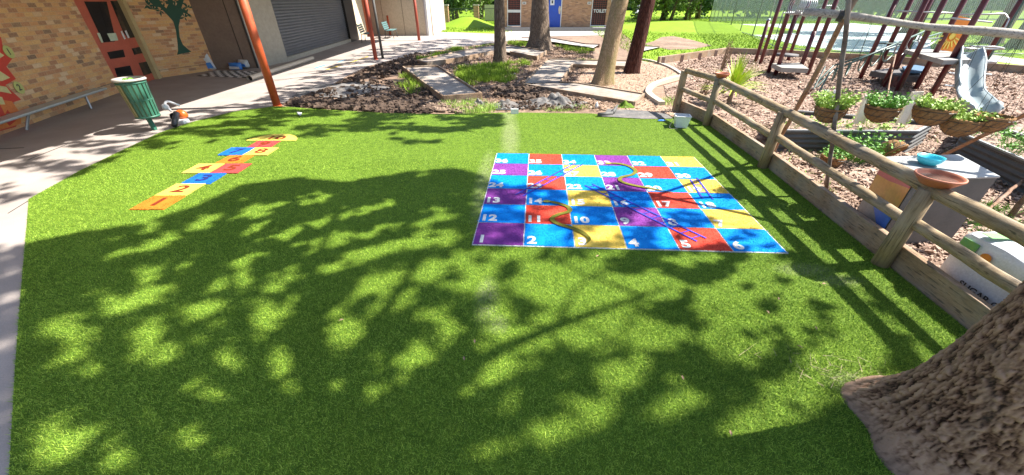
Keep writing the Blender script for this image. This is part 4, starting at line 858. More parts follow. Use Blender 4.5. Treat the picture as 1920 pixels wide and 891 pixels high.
# the near tree, whose crown dapples the lawn
lit = [(110,615,65,22),(237,570,105,17),(150,642,52,20),(280,637,52,36),(341,502,28,9),(281,513,42,13),(452,494,42,13),(170,692,62,16),(260,725,22,13),(264,802,26,16),(358,752,46,30),(363,830,32,34),(110,830,82,52),(210,857,55,38),(440,785,55,62),(385,587,55,27),(352,648,55,16),(424,686,55,27),(463,620,42,27),(452,527,38,19),
 (623,505,34,10),(524,527,52,14),(700,527,64,20),(557,560,28,9),(645,626,54,32),(507,598,54,27),(662,653,45,16),(535,675,62,30),(678,675,42,16),(623,725,32,36),(535,764,75,56),(684,741,55,27),(783,670,65,22),(733,576,55,17),(794,593,40,16),(810,510,65,22),(888,538,55,27),(937,620,55,48),(920,686,55,42),(910,730,55,27),(717,470,100,14),(612,455,60,14),(590,422,30,10),(766,808,60,20),(910,846,50,18),(540,440,50,10),(690,440,40,10),(800,455,60,14),(860,490,50,16),(380,420,40,9),(300,455,50,9),(480,400,50,10),(700,390,60,9),(600,375,45,8),(820,410,40,12),
 (1010,524,66,40),(1084,514,88,25),(1059,559,74,30),(1123,544,66,30),(1168,564,66,32),(1010,623,96,44),(1108,618,96,44),(1173,623,66,37),(1252,638,42,22),(1242,544,55,27),(1297,492,50,14),(1381,603,76,48),(1405,658,55,24),(1430,514,78,22),(1405,560,46,24),(1505,534,60,30),(1530,673,70,34),(1505,727,95,36),(1405,816,98,38),(1435,796,100,34),(1168,698,62,32),(1267,752,48,20),(1326,757,45,17),(1227,772,34,13),(1030,806,64,27),(1108,796,50,22),(1084,767,45,18),(1480,600,60,40),(1590,600,70,60),(1600,690,70,60),(1330,560,50,24),(1340,650,40,20),(960,480,60,10),(1130,484,80,8),(1010,440,30,16),(1120,440,36,14),(1330,440,60,16),(1430,450,50,18),(1230,400,40,12),(1040,400,36,10),(1240,450,22,14),(1380,410,50,12),
 (12,480,16,14),(20,560,20,10),(10,640,14,18),(22,740,20,14),(15,610,16,6)]
lit = np.array(lit, float)
region = [(-140, 470), (50, 462), (140, 440), (260, 425), (380, 385), (450, 350), (560, 335), (640, 345), (760, 325), (850, 318), (905, 330), (935, 352), (1010, 350), (1070, 372), (1150, 345), (1230, 372), (1290, 400), (1400, 425), (1470, 470), (1560, 500), (1650, 560), (1700, 640), (1720, 1000), (1720, 1100), (-300, 1100)]
N = 150000; gx = rng.uniform(-8, 3.4, N); gy = rng.uniform(-1.8, 5.2, N)
f = gy * math.cos(PITCH) + 2 * math.sin(PITCH); f = np.maximum(f, .15); qx = 960 + FPX * gx / f; qy = 445.5 - FPX * (gy * math.sin(PITCH) - 2 * math.cos(PITCH)) / f
k = inside(qx, qy, region)
dl = np.ones(N) * 9
for (cx, cy, rx, ry) in lit:
    dx = qx - cx; dy = qy - cy; ca, sa = math.cos(R(-18)), math.sin(R(-18)); ux = dx * ca + dy * sa; uy = -dx * sa + dy * ca
    dl = np.minimum(dl, (ux / (rx * .86)) ** 2 + (uy / (ry * 1.0)) ** 2)
ru = qx * math.cos(R(22)) - qy * math.sin(R(22)); rv = qx * math.sin(R(22)) + qy * math.cos(R(22))
wv = wavefield(ru, rv, 150, 60, 21); wf = wavefield(ru, rv, 44, 20, 41)
wff = wavefield(ru, rv, 26, 13, 43)
dl = np.exp(np.minimum(np.log(np.maximum(dl, 1e-3)), 1.25) + .34 * wv + .46 * wf + .42 * wff) / np.where(qx > 900, 1.6, 1.35)
edge = 1.0 + .12 * rng.normal(size=N)
k &= (dl > edge)
k &= ~((wf + .5 * wv > 1.75) & (qy > 400))
sparse = ((qy < 470) & (qx > 880)); k &= ~(sparse & (rng.random(N) < .72))
k &= ~((qx > 880) & (qy > 470) & (qy < 800) & (wavefield(ru, rv, 130, 60, 33) + .35 * wf > .75))
k &= ~((qx < 880) & (qy > 380) & (wavefield(ru, rv, 150, 50, 35) + .4 * wf > 1.45))
gx, gy = gx[k], gy[k]
hh = 7.6 + 1.3 * np.sin(gx * 1.7 + .6 * gy) + .9 * np.cos(gy * 2.1 - gx) + rng.normal(0, .6, len(gx)); hh = np.clip(hh, 5, 11)
LP = np.stack([gx + SV.x / SV.z * hh, gy + SV.y / SV.z * hh, hh], 1)
print('near crown leaves', len(LP))
def up(px, py, h): p = g(px, py); return V((p.x + SV.x / SV.z * h, p.y + SV.y / SV.z * h, h))
tg = [up(300, 600, 7.0), up(180, 540, 8), up(420, 470, 8), up(720, 600, 7), up(800, 470, 8), up(640, 380, 8.6), up(1150, 640, 7), up(960, 720, 6.5), up(1250, 540, 7.5), up(1400, 700, 7), up(560, 620, 7.0), up(90, 700, 7.5)]
tree('tree', V((2.29, 1.05, 0)), .245, 3.8, (.15, .05, 0), 'bark_near', V((4, 3, 6)), (3, 3, 2), 0, .080, 'massive rough barked trunk filling the near right corner', None, 1.78, 'leaf_mid', rough=.004, targets=tg, leafP=LP, flarez=.55, nseg=150)

# ============================================================ TIMBER EDGED PATHS
def timber_bed(name, inner, boards, lab, group='timber edged gravel paths', h=.13, material='gravel', board='edging', th=.05):
    c = g(*inner[0]); t = empty(name, c, lab, 'garden path', group); m = MB(); m.poly([g(*p) for p in inner]);
    for i in range(len(m.v)): m.v[i] = (m.v[i][0], m.v[i][1], h * .7)
    o = m.build('gravel_fill', material, t); fix_ngons(o)
    for seg in boards:
        for a, b_ in zip(seg[:-1], seg[1:]):
            m = MB(); a = g(*a); b_ = g(*b_); m.bar(a + V((0, 0, h / 2 - .01)), b_ + V((0, 0, h / 2 - .01)), th, h + .02); m.build('edge_board', board, t, bevel=.006)
    return t
timber_bed('timber_path', [(757, 134), (821, 132), (903, 186), (832, 192)], [[(757, 134), (832, 193), (903, 187), (821, 132), (757, 134)]], 'boxed gravel pad with timber edge nearest the torn ground on the left', h=.16)
timber_bed('timber_path', [(784, 122), (860, 103), (920, 91), (945, 92), (958, 91), (1024, 102), (1006, 114), (957, 104), (932, 101), (862, 116), (800, 126)], [[(784, 121), (860, 103), (920, 91), (958, 91), (1024, 102), (1006, 114), (957, 104)], [(932, 101), (862, 116), (800, 126), (784, 121)]], 'bent timber edged path passing behind the slim grey trunk', h=.16)
timber_bed('timber_path', [(983, 161), (1026, 115), (1073, 124), (1050, 160)], [[(983, 161), (1026, 116)], [(1050, 160), (1073, 125)]], 'short timber edged path running away between the torn soil and the pale tan trunk', h=.1)
timber_bed('timber_path', [(979, 163), (1050, 161), (1084, 162), (1205, 182), (1188, 199)], [[(979, 163), (1188, 199), (1206, 183), (1084, 162), (1052, 160)]], 'timber edged path crossing in front of the pale tan trunk', h=.1)
timber_bed('timber_path', [(1027, 116), (1115, 119), (1191, 120), (1193, 132), (1074, 127)], [[(1027, 116), (1115, 119), (1191, 120), (1193, 132), (1074, 127)]], 'timber edged path ending in a box behind the two thick trunks', h=.12)
timber_bed('timber_path', [(978, 76), (1032, 76), (1098, 88), (1122, 89), (1112, 95), (1038, 83), (978, 80)], [[(978, 76), (1032, 76), (1098, 88), (1124, 89)]], 'pale farthest path with red timber edge in front of the toilet block', h=.16, material='pale_path', board='red_edging')
timber_bed('timber_path', [(1184, 98), (1203, 91), (1236, 92), (1186, 104)], [[(1184, 98), (1203, 91), (1236, 92)]], 'pale path stub with timber edge right of the dark red trunk', h=.12, material='pale_path')

# concrete kerb
pts = smooth_path([g(1240, 198), g(1220, 184), g(1215, 175), g(1224, 163), g(1250, 153), g(1278, 146), g(1300, 143)], 5)
t = empty('garden_kerb', pts[0], 'curved pale concrete garden kerb beside the log fence end', 'kerb'); m = MB()
for a, b_ in zip(pts[:-1], pts[1:]): m.bar(a + V((0, 0, .04)), b_ + V((0, 0, .04)), .15, .09)
m.build('kerb_body', 'conc_pale', t)
pts = smooth_path([g(1180, 112), g(1215, 114), g(1248, 124), g(1268, 134), g(1282, 144)], 5)
t = empty('garden_kerb', pts[0], 'thin pale kerb between wood chips and red bark behind the fence end', 'kerb'); m = MB()
for a, b_ in zip(pts[:-1], pts[1:]): m.bar(a + V((0, 0, .02)), b_ + V((0, 0, .02)), .12, .06)
m.build('kerb_body', 'conc_pale', t)
# back retaining edge
t = empty('retaining_edge', g(1360, 100), 'long low timber retaining edge with pegs behind the play area', 'garden edging')
pts = [g(1233, 120), g(1360, 101), g(1475, 106), g(1620, 115), g(1920, 139), g(1920, 139) + (g(1920, 139) - g(1475, 106)) * .6]
for a, b_ in zip(pts[:-1], pts[1:]): m = MB(); m.bar(a + V((0, 0, .12)), b_ + V((0, 0, .12)), .1, .24); m.build('sleeper', 'edging', t, bevel=.01)
for px, py in ((1240, 120), (1275, 116), (1308, 112), (1338, 106), (1430, 106), (1540, 113)):
    q = g(px, py) + V((0, -.1, 0)); m = MB(); m.box(q + V((0, -.02, .12)), (.1, .06, .26)); m.build('peg', 'red_edging', t)

# ============================================================ LOG FENCE
FP = [V((3.47, 8.12, 0)), V((3.65, 7.06, 0)), V((3.52, 4.96, 0)), V((3.28, 2.68, 0)), V((3.02, .35, 0))]; HT = [.80, .80, .77, .74, .74]
t = empty('log_fence', FP[2], 'weathered pine log fence with two rails and sleeper base along the lawn', 'fence')
for i, (p, h) in enumerate(zip(FP, HT)):
    m = MB(); m.tube([p + V((0, 0, -.02)), p + V((0, 0, h * .5)), p + V((0, 0, h))], [.066, .063, .062], 18, wob=.02) if i else m.box(p + V((0, 0, h / 2)), (.11, .1, h)); m.build('post', 'pine_post', t, i > 0, bevel=.006 if i == 0 else 0)
for i in range(4):
    a, b_ = FP[i], FP[i + 1]; off = V((.035, 0, 0))
    for z0, z1, r in ((HT[i] + .0, HT[i + 1] + .0, .055), (.45, .43, .046)):
        d_ = (b_ - a).normalized(); A_ = a + V((0, 0, z0)) + off; B_ = b_ + V((0, 0, z1)) + off; m = MB(); N_ = 14
        m.tube([A_ + (B_ - A_) * k / N_ + V((random.uniform(-.004, .004), 0, random.uniform(-.004, .004))) for k in range(N_ + 1)], [r * (1 + random.uniform(-.05, .05)) for _ in range(N_ + 1)], 16, wob=.02); m.build('rail', 'pine_log', t, True)
for i in range(4):
    a = FP[i] + V((.095, 0, .10)); b_ = FP[i + 1] + V((.095, 0, .10)); m = MB(); m.bar(a, b_, .06, .24); m.build('sleeper', 'sleeper', t, bevel=.008)
m = MB(); m.box(FP[0] + V((-.0, .12, .11)), (.05, .06, .24)); m.build('peg', 'red_edging', t)

# bird baths
def bird_bath(c, r, lab, water=True):
    t = empty('bird_bath', c, lab, 'bowl', 'terracotta saucers on the fence posts'); m = MB()
    m.lathe(c, [(0, .0), (r * .62, .0), (r * .93, .052), (r, .062), (r * 1.0, .075), (r * .93, .075), (r * .86, .062), (r * .6, .015), (0, .014)], 40); m.build('saucer', 'terracotta', t, True)
    m = MB(); m.lathe(c, [(0, .045), (r * .77, .045)], 30); m.build('water', 'water', t)
bird_bath(FP[3] + V((.02, 0, .785)), .15, 'large terracotta saucer of dirty water on the nearest fence post')
bird_bath(FP[1] + V((.04, 0, .845)), .125, 'terracotta saucer on the second post from the far fence end')
# tub
c = g(1275, 239); t = empty('plastic_tub', c, 'translucent white plastic tub standing on the turf by the far fence posts', 'tub')
def frust(c, w0, w1, h, rz, z0=0, th=.0):
    M = Matrix.Rotation(rz, 3, 'Z'); lo = [c + M @ V((x * w0[0] / 2, y * w0[1] / 2, z0)) for x, y in ((-1, -1), (1, -1), (1, 1), (-1, 1))]; hi = [c + M @ V((x * w1[0] / 2, y * w1[1] / 2, z0 + h)) for x, y in ((-1, -1), (1, -1), (1, 1), (-1, 1))]; return lo, hi
lo, hi = frust(c, (.2, .17), (.26, .22), .2, R(-12), .015); m = MB(); m.add(lo + hi, [(3, 2, 1, 0), (0, 1, 5, 4), (1, 2, 6, 5), (2, 3, 7, 6), (3, 0, 4, 7)]); ob = m.build('tub_body', 'clear_plastic', t); sm = ob.modifiers.new('s', 'SOLIDIFY'); sm.thickness = .004
m = MB()
for i in range(4): m.bar(hi[i], hi[(i + 1) % 4], .02, .014)
m.build('rim', 'white_plastic', t)
m = MB(); m.tube(smooth_path([hi[0], hi[0] + V((-.12, -.1, -.12)), hi[0] + V((-.1, -.16, -.17)), hi[1] + V((-.05, -.1, -.16))], 5), .004, 6); m.build('handle', 'dark_metal', t)

# sugar cane mulch bale
E1 = V((3.50, 2.50, 0)); ex = V((-.06, -1, 0)).normalized(); ey = V((1, -.06, 0)).normalized(); L_, W_, H_ = 1.02, .6, .50
t = empty('mulch_bale', E1, 'plastic wrapped bale of sugar cane mulch with tomato print behind the fence', 'bale')
NB = 14; vs = []; fs = []
def balept(u, v, w_):   # rounded box
    p = V((u, v, w_)); q = V([math.copysign(abs(x) ** 1.0, x) for x in p]); e_ = 8; nrm = (abs(u) ** e_ + abs(v) ** e_ + abs(w_) ** e_) ** (1 / e_); p = p / nrm
    k_ = 1 + .012 * math.sin(9 * u + 5 * w_) + .01 * math.sin(13 * v + 7 * u); return E1 + ex * ((p.x * .5 + .5) * L_) + ey * ((p.y * .5 + .5) * W_) * 1 + V((0, 0, (p.z * .5 + .5) * H_ * k_ + .01))
mm = MB()
for ax in range(3):
    for sg in (-1, 1):
        vs = []; 
        for i in range(NB + 1):
            for j in range(NB + 1):
                a, b_ = -1 + 2 * i / NB, -1 + 2 * j / NB; c3 = [0, 0, 0]; c3[ax] = sg; c3[(ax + 1) % 3] = a; c3[(ax + 2) % 3] = b_; vs.append(balept(*c3))
        mm.add(vs, [(i * (NB + 1) + j, (i + 1) * (NB + 1) + j, (i + 1) * (NB + 1) + j + 1, i * (NB + 1) + j + 1) if sg > 0 else (i * (NB + 1) + j, i * (NB + 1) + j + 1, (i + 1) * (NB + 1) + j + 1, (i + 1) * (NB + 1) + j) for i in range(NB) for j in range(NB)])
mm.build('wrapping', 'bag_white', t, True)
def bale_face(s0, s1, z0, z1, material, name, off=.012, front=True):
    m = MB()
    if front: m.prism([E1 + ex * s0 * L_ - ey * off + V((0, 0, z0)), E1 + ex * s1 * L_ - ey * off + V((0, 0, z0)), E1 + ex * s1 * L_ - ey * off + V((0, 0, z1)), E1 + ex * s0 * L_ - ey * off + V((0, 0, z1))], ey * .004)
    else: m.prism([E1 + ex * s0 * L_ + ey * z0 + V((0, 0, H_ + off)), E1 + ex * s1 * L_ + ey * z0 + V((0, 0, H_ + off)), E1 + ex * s1 * L_ + ey * z1 + V((0, 0, H_ + off)), E1 + ex * s0 * L_ + ey * z1 + V((0, 0, H_ + off))], (0, 0, -.004))
    return m.build(name, material, t)
bale_face(.06, .16, .03, .11, 'olive_print', 'printed_band'); bale_face(.70, .80, .03, .11, 'olive_print', 'printed_band')
bale_face(.07, .19, .3, .46, 'green_print', 'printed_band'); bale_face(.70, .86, .22, .46, 'green_print', 'printed_band')
bale_face(.12, .2, .02, .3, 'green_print', 'printed_band', .03, False); bale_face(.74, .84, .02, .2, 'green_print', 'printed_band', .03, False)
def fr(s, z, r, material, name):
    c = E1 + ex * s * L_ - ey * .016 + V((0, 0, z)); m = MB(); m.prism([c + ex * r * math.cos(a) + V((0, 0, r * math.sin(a))) for a in [k * math.pi / 10 for k in range(20)]], ey * .004); m.build(name, material, t)
for i, (s, z, r, mt) in enumerate(((.27, .33, .036, 'orange_print'), (.34, .285, .02, 'orange_print'), (.39, .275, .022, 'orange_print'), (.43, .29, .018, 'orange_print'), (.45, .25, .028, 'tomato'), (.51, .245, .028, 'tomato'), (.56, .24, .026, 'green_print'), (.6, .21, .024, 'green_print'), (.57, .2, .02, 'green_print'))): fr(s, z + .07, r, mt, 'printed_fruit')
text_mesh('SUGAR CANE', .07, 'ink', 'lettering', t, E1 + ex * .45 * L_ - ey * .018 + V((0, 0, .15)), ex, (0, 0, 1), .001, .001)
text_mesh('MULCH', .045, 'ink', 'lettering', t, E1 + ex * .42 * L_ - ey * .018 + V((0, 0, .095)), ex, (0, 0, 1), .0005, .001)
text_mesh('garden', .045, 'green_print', 'lettering', t, E1 + ex * .58 * L_ - ey * .018 + V((0, 0, .40)), ex, (0, 0, 1), .0, .001)
m = MB(); c = E1 + ex * (L_ + .015) + ey * .1; m.prism([c + V((0, 0, .04)), c + ey * .36 + V((0, 0, .04)), c + ey * .36 + V((0, 0, .34)), c + V((0, 0, .34))], -ex * .012); m.build('torn_end', 'straw', t)
m = MB(); m.box(c + ey * .18 + V((0, 0, .24)) + ex * .006, (.2, .02, .05)); m.build('hand_slot', 'green_print', t)

# sheet metal box
bL, bF, bR = V((3.66, 3.52, 0)), V((3.62, 2.98, 0)), V((4.30, 3.10, 0)); bL = g(1597, 410); bF = g(1641, 462); bR = g(1779, 455); bK = bL + (bR - bF) * 1.0; hb = .68
t = empty('metal_box', bF, 'grey sheet metal box with an orange and blue side behind the fence', 'box'); m = MB()
m.add([bL, bF, bR, bK] + [p + V((0, 0, hb)) for p in (bL, bF, bR, bK)], [(0, 1, 5, 4), (1, 2, 6, 5), (2, 3, 7, 6), (3, 0, 4, 7)]); m.build('box_body', 'galv_dark', t)
cen = (bL + bR) / 2; lid = [cen + (p - cen) * 1.03 + V((0, 0, hb)) for p in (bL, bF, bR, bK)]; m = MB(); m.prism(lid, (0, 0, .018)); m.build('lid', 'galv', t, bevel=.004)
def facept(u, z, off=.004): d_ = (bF - bL); n_ = V((d_.y, -d_.x, 0)).normalized(); n_ = n_ if n_.dot(V((-1, 0, 0))) > 0 else -n_; return bL + d_ * u + n_ * off + V((0, 0, z))
def stick(pts, material, off): m = MB(); m.poly([facept(u, z, off) for u, z in pts]); fix_ngons(m.build('colour_patch', material, t))  # flat orange, pink and blue patches laid over the left side of the box
stick([(.02, .12), (.98, .12), (.98, .62), (.02, .62)], 'galv', .003); stick([(.02, .3), (.2, .33), (.55, .34), (.98, .36), (.98, .62), (.02, .62)], 'box_orange', .005)
stick([(.02, .52), (.4, .54), (.98, .6), (.98, .64), (.02, .64)], 'box_pink', .007); stick([(.3, .3), (.55, .34), (.98, .3), (.98, .14), (.75, .16), (.5, .24)], 'box_blue', .007)
# bowl on box
c = g(1738, 308, hb + .018); t = empty('bowl', c, 'shallow cyan plastic bowl on the sheet metal box', 'bowl'); m = MB(); m.lathe(c, [(0, .0), (.055, .0), (.085, .03), (.1, .075), (.096, .075), (.08, .032), (.05, .006), (0, .005)], 28); m.build('bowl_body', 'cyan_bowl', t, True)

# ============================================================ LOG FRAME WITH HANGING BASKETS
kk = 1.04; camv = V((0, 0, 2)); BA = camv + (V((3.12, 4.10, 1.87)) - camv) * kk; BC = camv + (V((4.16, 3.44, 1.75)) - camv) * kk
bd = (BC - BA).normalized(); P_st = BA - bd * .33; P_en = BA + bd * 2.3
t = empty('basket_gantry', g(1548, 370), 'rustic log beam on crossed pole legs behind the fence with hanging baskets', 'gantry')
m = MB(); N_ = 16; m.tube([P_st + (P_en - P_st) * k / N_ + V((0, 0, .01 * math.sin(k * .8))) for k in range(N_ + 1)], [.031 + .004 * math.sin(k * .9) for k in range(N_ + 1)], 14, wob=.03); m.build('beam', 'grey_log', t, True)
def pole(p, q, r, material, name='pole'):
    m = MB(); N_ = 10; p, q = V(p), V(q); m.tube([p + (q - p) * k / N_ + V((random.uniform(-.008, .008), random.uniform(-.008, .008), 0)) for k in range(N_ + 1)], [r * (1 + random.uniform(-.06, .06)) for _ in range(N_ + 1)], 12, wob=.03); m.build(name, material, t, True)
nearleg_top = onwall(1577, -30, V((3.2, 4.25)), V((3.25, 4.2))) ; 
pole(g(1548, 368), camv + (V((3.13, 4.16, 2.12)) - camv) * 1.0, .021, 'stick_dark')
pole((3.93, 5.44, 0), (3.235, 4.17, 2.02), .027, 'stick_brown')
A2 = P_en - bd * .25
pole(g(1893, 408), A2 + V((0, .04, .1)), .026, 'stick_dark'); pole(g(1752, 300), A2 + V((0, -.04, .12)), .024, 'stick_brown')
pole(g(1845, 398), onwall(1918, 338, g(1893, 408), A2), .018, 'stick_brown', 'brace'); pole(g(1650, 240), camv + (g(1642, 0, 1.9) - camv) * 1.0 if False else g(1680, 100, .9), .014, 'stick_brown', 'brace')
m = MB()
for k in range(4): c = BA + bd * (-.03 + .012 * k) + V((0, 0, 0)); m.lathe(c, [(.05, -.006), (.054, 0), (.05, .006)], 14, M=bd.to_track_quat('Z', 'Y').to_matrix())
m.build('lashing', 'wire', t)
def tuft(m, c, r, n, h, wd):
    for _ in range(n):
        a = random.uniform(0, 6.28); q = r * math.sqrt(random.random()); p = c + V((q * math.cos(a), q * math.sin(a), 0)); d_ = V((math.cos(a) * random.uniform(.1, .9), math.sin(a) * random.uniform(.1, .9), 1)).normalized(); L = h * random.uniform(.4, 1.1); m.tube([p, p + d_ * L], [.003, .0015], 3, cap=False)
        for _k in range(3):
            e_ = p + d_ * L * random.uniform(.5, 1.05); x = V((random.uniform(-1, 1), random.uniform(-1, 1), random.uniform(-.3, .6))).normalized() * wd * random.uniform(.6, 1.3); y = x.cross(V((random.uniform(-1, 1), random.uniform(-1, 1), 1))).normalized() * wd * .6; m.add([e_, e_ + x * .5 + y, e_ + x * 1.3, e_ + x * .5 - y], [(0, 1, 2, 3)])
def basket(c, r, lab, hang=None, plant=70, ph=.1, tilt=None, pm='leafy_lime', flip=False):
    t = empty('hanging_basket' if hang is not None else 'coir_basket', c, lab, 'basket', 'coir lined baskets'); M = tilt or Matrix.Identity(3)
    prof = [(r * math.sin(R(a)), -r * 1.0 * math.cos(R(a))) for a in range(0, 91, 10)]; prof += [(r * 1.04, .0), (r * 1.06, .02), (r * .94, .03), (r * .9, -.01)]
    m = MB(); m.lathe(c, prof, 30, M=M)
    for i in range(len(m.v)): p = V(m.v[i]); m.v[i] = tuple(p + V((random.uniform(-1, 1), random.uniform(-1, 1), random.uniform(-1, 1))) * .006)
    m.build('coir_liner', 'coir', t, True)
    m = MB(); 
    for k in range(14):
        th = 2 * math.pi * k / 14; m.tube([c + M @ V((r * 1.02 * math.sin(R(a)) * math.cos(th + .012 * a), r * 1.02 * math.sin(R(a)) * math.sin(th + .012 * a), -r * 1.02 * math.cos(R(a)))) for a in range(8, 95, 12)], .0022, 4)
    for zz, rr in ((.0, 1.05), (-.45, .9)): m.tube([c + M @ V((r * rr * math.cos(x), r * rr * math.sin(x), r * zz)) for x in [k * math.pi / 14 for k in range(29)]], .003, 5)
    m.build('wire_frame', 'wire', t)
    if not flip: m = MB(); m.lathe(c, [(0, -.01), (r * .93, -.012)], 20, M=M); m.build('potting_soil', 'dark_soil', t)
    if plant: m = MB(); tuft(m, c + M @ V((0, 0, -.01)), r * .85, plant, ph, .022); m.build('foliage', pm, t)
    if hang is not None:
        for k in range(3):
            th = 2 * math.pi * k / 3 + .4; m = MB(); m.tube([c + V((r * math.cos(th), r * math.sin(th), .01)), hang], .0022, 4); m.build('chain', 'wire', t)
def bpt(px, py, off=0.0): return onwall(px, py, BA + V((.1, .08, 0)) , BC + V((.1, .08, 0)))
for i, (px, py, r, ph, n, pm, lab) in enumerate(((1558, 205, .155, .21, 260, 'leafy_lime', 'leftmost hanging basket behind the dark pole with feathery plants'), (1656, 203, .155, .17, 160, 'leafy_mid', 'hanging basket of broad green leaves between the two white channels'), (1752, 206, .165, .13, 200, 'leafy_lime', 'hanging basket with trailing lime leaves left of the slide foot'),
                                            (1806, 226, .165, .12, 120, 'leafy_lime', 'hanging basket overlapping the slide foot with dense small leaves'), (1863, 222, .14, .04, 8, 'leafy_lime', 'almost bare hanging basket at the right of the row'))):
    p = bpt(px, py); s = (p - BA).dot(bd.to_2d().to_3d().normalized() if False else V((bd.x, bd.y, 0)).normalized()); hp = BA + bd * s; basket(p, r * .93, lab, hp, n, ph, pm=pm)
p = g(1562, 296, .13); basket(p, .14, 'coir basket on the ground hidden behind the middle rail', None, 60, .16, pm='leafy_mid')
p = g(1672, 285, .16); basket(p, .17, 'upturned empty coir basket on the ground behind the metal box', None, 0, tilt=Matrix.Rotation(R(125), 3, V((1, .4, 0))), flip=True)
m = MB(); tuft(m, g(1598, 300), .22, 190, .42, .035); tag(m.build('leafy_plant', 'leafy_mid'), 'bushy bright green herb growing in front of the long raised bed', 'plant')
m = MB(); tuft(m, g(1652, 282), .1, 60, .3, .03); tag(m.build('leafy_plant', 'leafy_lime'), 'small lime green plant left of the upturned coir basket', 'plant')
# white channels
for a, b_, lab in (((1608, 232), (1632, 178), 'white plastic channel standing left of the second hanging basket'), ((1688, 234), (1720, 172), 'white plastic channel leaning right of the second hanging basket')):
    p = g(*a, .33); q = onwall(b_[0], b_[1], p + V((-1, 0, 0)), p + V((1, .0, 0))); t = empty('plastic_channel', p, lab, 'channel', 'white plastic channels in the raised bed')
    m = MB(); m.bar(p, q, .15, .012, up=(0, -1, .2)); m.build('back_plate', 'pvc_white', t); d_ = (q - p).normalized(); sd_ = d_.cross(V((0, -1, .2))).normalized()
    for s in (-1, 1): m = MB(); m.bar(p + sd_ * .075 * s + V((0, -.012, 0)), q + sd_ * .075 * s + V((0, -.012, 0)), .01, .04, up=(0, -1, .2)); m.build('flange', 'pvc_white', t)

# raised corrugated beds
def corr_bed(c0, c1, c2, c3, h, lab, pl=120, pm='leafy_lime', tall=.2):
    t = empty('raised_bed', c0, lab, 'raised bed', 'corrugated steel raised beds'); cs = [c0, c1, c2, c3]
    for i in range(4):
        a, b_ = cs[i], cs[(i + 1) % 4]; d_ = (b_ - a).normalized(); n_ = V((d_.y, -d_.x, 0)); vs = []; NZ = 40
        for k in range(NZ + 1):
            z = h * k / NZ; o_ = .012 * math.sin(2 * math.pi * z / .075); vs += [a + n_ * o_ + V((0, 0, z)), b_ + n_ * o_ + V((0, 0, z))]
        m = MB(); m.add(vs, [(2 * k, 2 * k + 1, 2 * k + 3, 2 * k + 2) for k in range(NZ)]); m.build('side_panel', 'galv_dark', t, True)
        m = MB(); m.bar(a + V((0, 0, h + .006)), b_ + V((0, 0, h + .006)), .035, .02); m.build('rim', 'galv', t)
    m = MB(); m.poly([p + V((0, 0, h - .05)) for p in cs]); m.build('soil', 'mulch', t)
    m = MB(); cen = sum(cs, V((0, 0, 0))) / 4
    for _ in range(pl // 12): u, v = random.uniform(.08, .92), random.uniform(.1, .9); tuft(m, bil(cs, u, v) + V((0, 0, h - .05)), .1, 12, tall, .03)
    tag(m.build('greenery', pm, t), kind='stuff')
zt = .34
corr_bed(g(1458, 245, zt).to_2d().to_3d(), g(1720, 247, zt).to_2d().to_3d(), g(1738, 235, zt).to_2d().to_3d() + V((.25, .15, 0)), g(1462, 206, zt).to_2d().to_3d(), zt, 'long corrugated raised bed behind the hanging baskets', 170)
a = g(1806, 252, zt); a.z = 0; b_ = g(1990, 330, zt); b_.z = 0; n_ = V((.55, .45, 0))
corr_bed(a, b_, b_ + n_ * 2.0, a + n_ * 2.0, zt, 'corrugated raised bed with leafy greens at the right edge', 200, 'leafy_mid', .3)

# spiky plants
def spiky(b, n, L, lab, material='yucca', droop=.25, w=.036, up_=.3):
    t = empty('spiky_plant', b, lab, 'plant'); m = MB()
    for k in range(n):
        a = random.uniform(0, 6.28); el = random.uniform(R(5), R(85)); d_ = V((math.cos(a) * math.cos(el), math.sin(a) * math.cos(el), math.sin(el))); l = L * random.uniform(.7, 1.1); s = d_.cross(V((0, 0, 1))).normalized() * w / 2
        c = b + V((0, 0, up_)); p1 = c + d_ * l * .5; p2 = c + d_ * l + V((0, 0, -droop * l * math.cos(el))); m.add([c - s * .6, c + s * .6, p1 + s, p2, p1 - s], [(0, 1, 2, 4), (4, 2, 3)])
    m.build('leaves', material, t); m = MB(); m.tube([b, b + V((.0, 0, up_))], [.05, .04], 10, wob=.1); m.build('stem', 'dry', t)
spiky(g(1366, 195), 170, .80, 'bright yellow green spiky plant behind the log fence', up_=.28)
def dry_stalk(b, top, lab):
    t = empty('dry_plant', b, lab, 'plant'); m = MB()
    for k in range(9): e_ = top + V((random.uniform(-.12, .12), random.uniform(-.1, .1), random.uniform(-.25, .1))); mid = (b + e_) / 2 + V((random.uniform(-.05, .05), random.uniform(-.05, .05), 0)); m.tube([b + V((random.uniform(-.04, .04), 0, 0)), mid, e_], [.02, .016, .005], 6)
    for k in range(26): c = b + (top - b) * random.uniform(.4, 1.0); e_ = c + V((random.uniform(-.2, .2), random.uniform(-.15, .15), random.uniform(-.25, .1))); m.tube([c, (c + e_) / 2 + V((0, 0, .06)), e_], [.008, .006, .003], 4)
    m.build('stalks', 'dry', t)
b = g(1350, 141); dry_stalk(b, b + V((.05, 0, .95)), 'tall withered brown stalk standing behind the spiky plant')
b = g(1312, 187); dry_stalk(b, b + V((.1, 0, .4)), 'short dry brown stump seen through the far fence rails')
m = MB()
for k in range(26):
    c = V((random.uniform(4, 9), random.uniform(3.2, 11), .03)); a = random.uniform(0, 3.14); l = random.uniform(.1, .35); m.tube([c, c + V((math.cos(a) * l, math.sin(a) * l, .02))], [.008, .004], 5)
tag(m.build('fallen_twigs', 'dry'), 'thin fallen twigs lying over the bark mulch', 'twigs', kind='stuff')

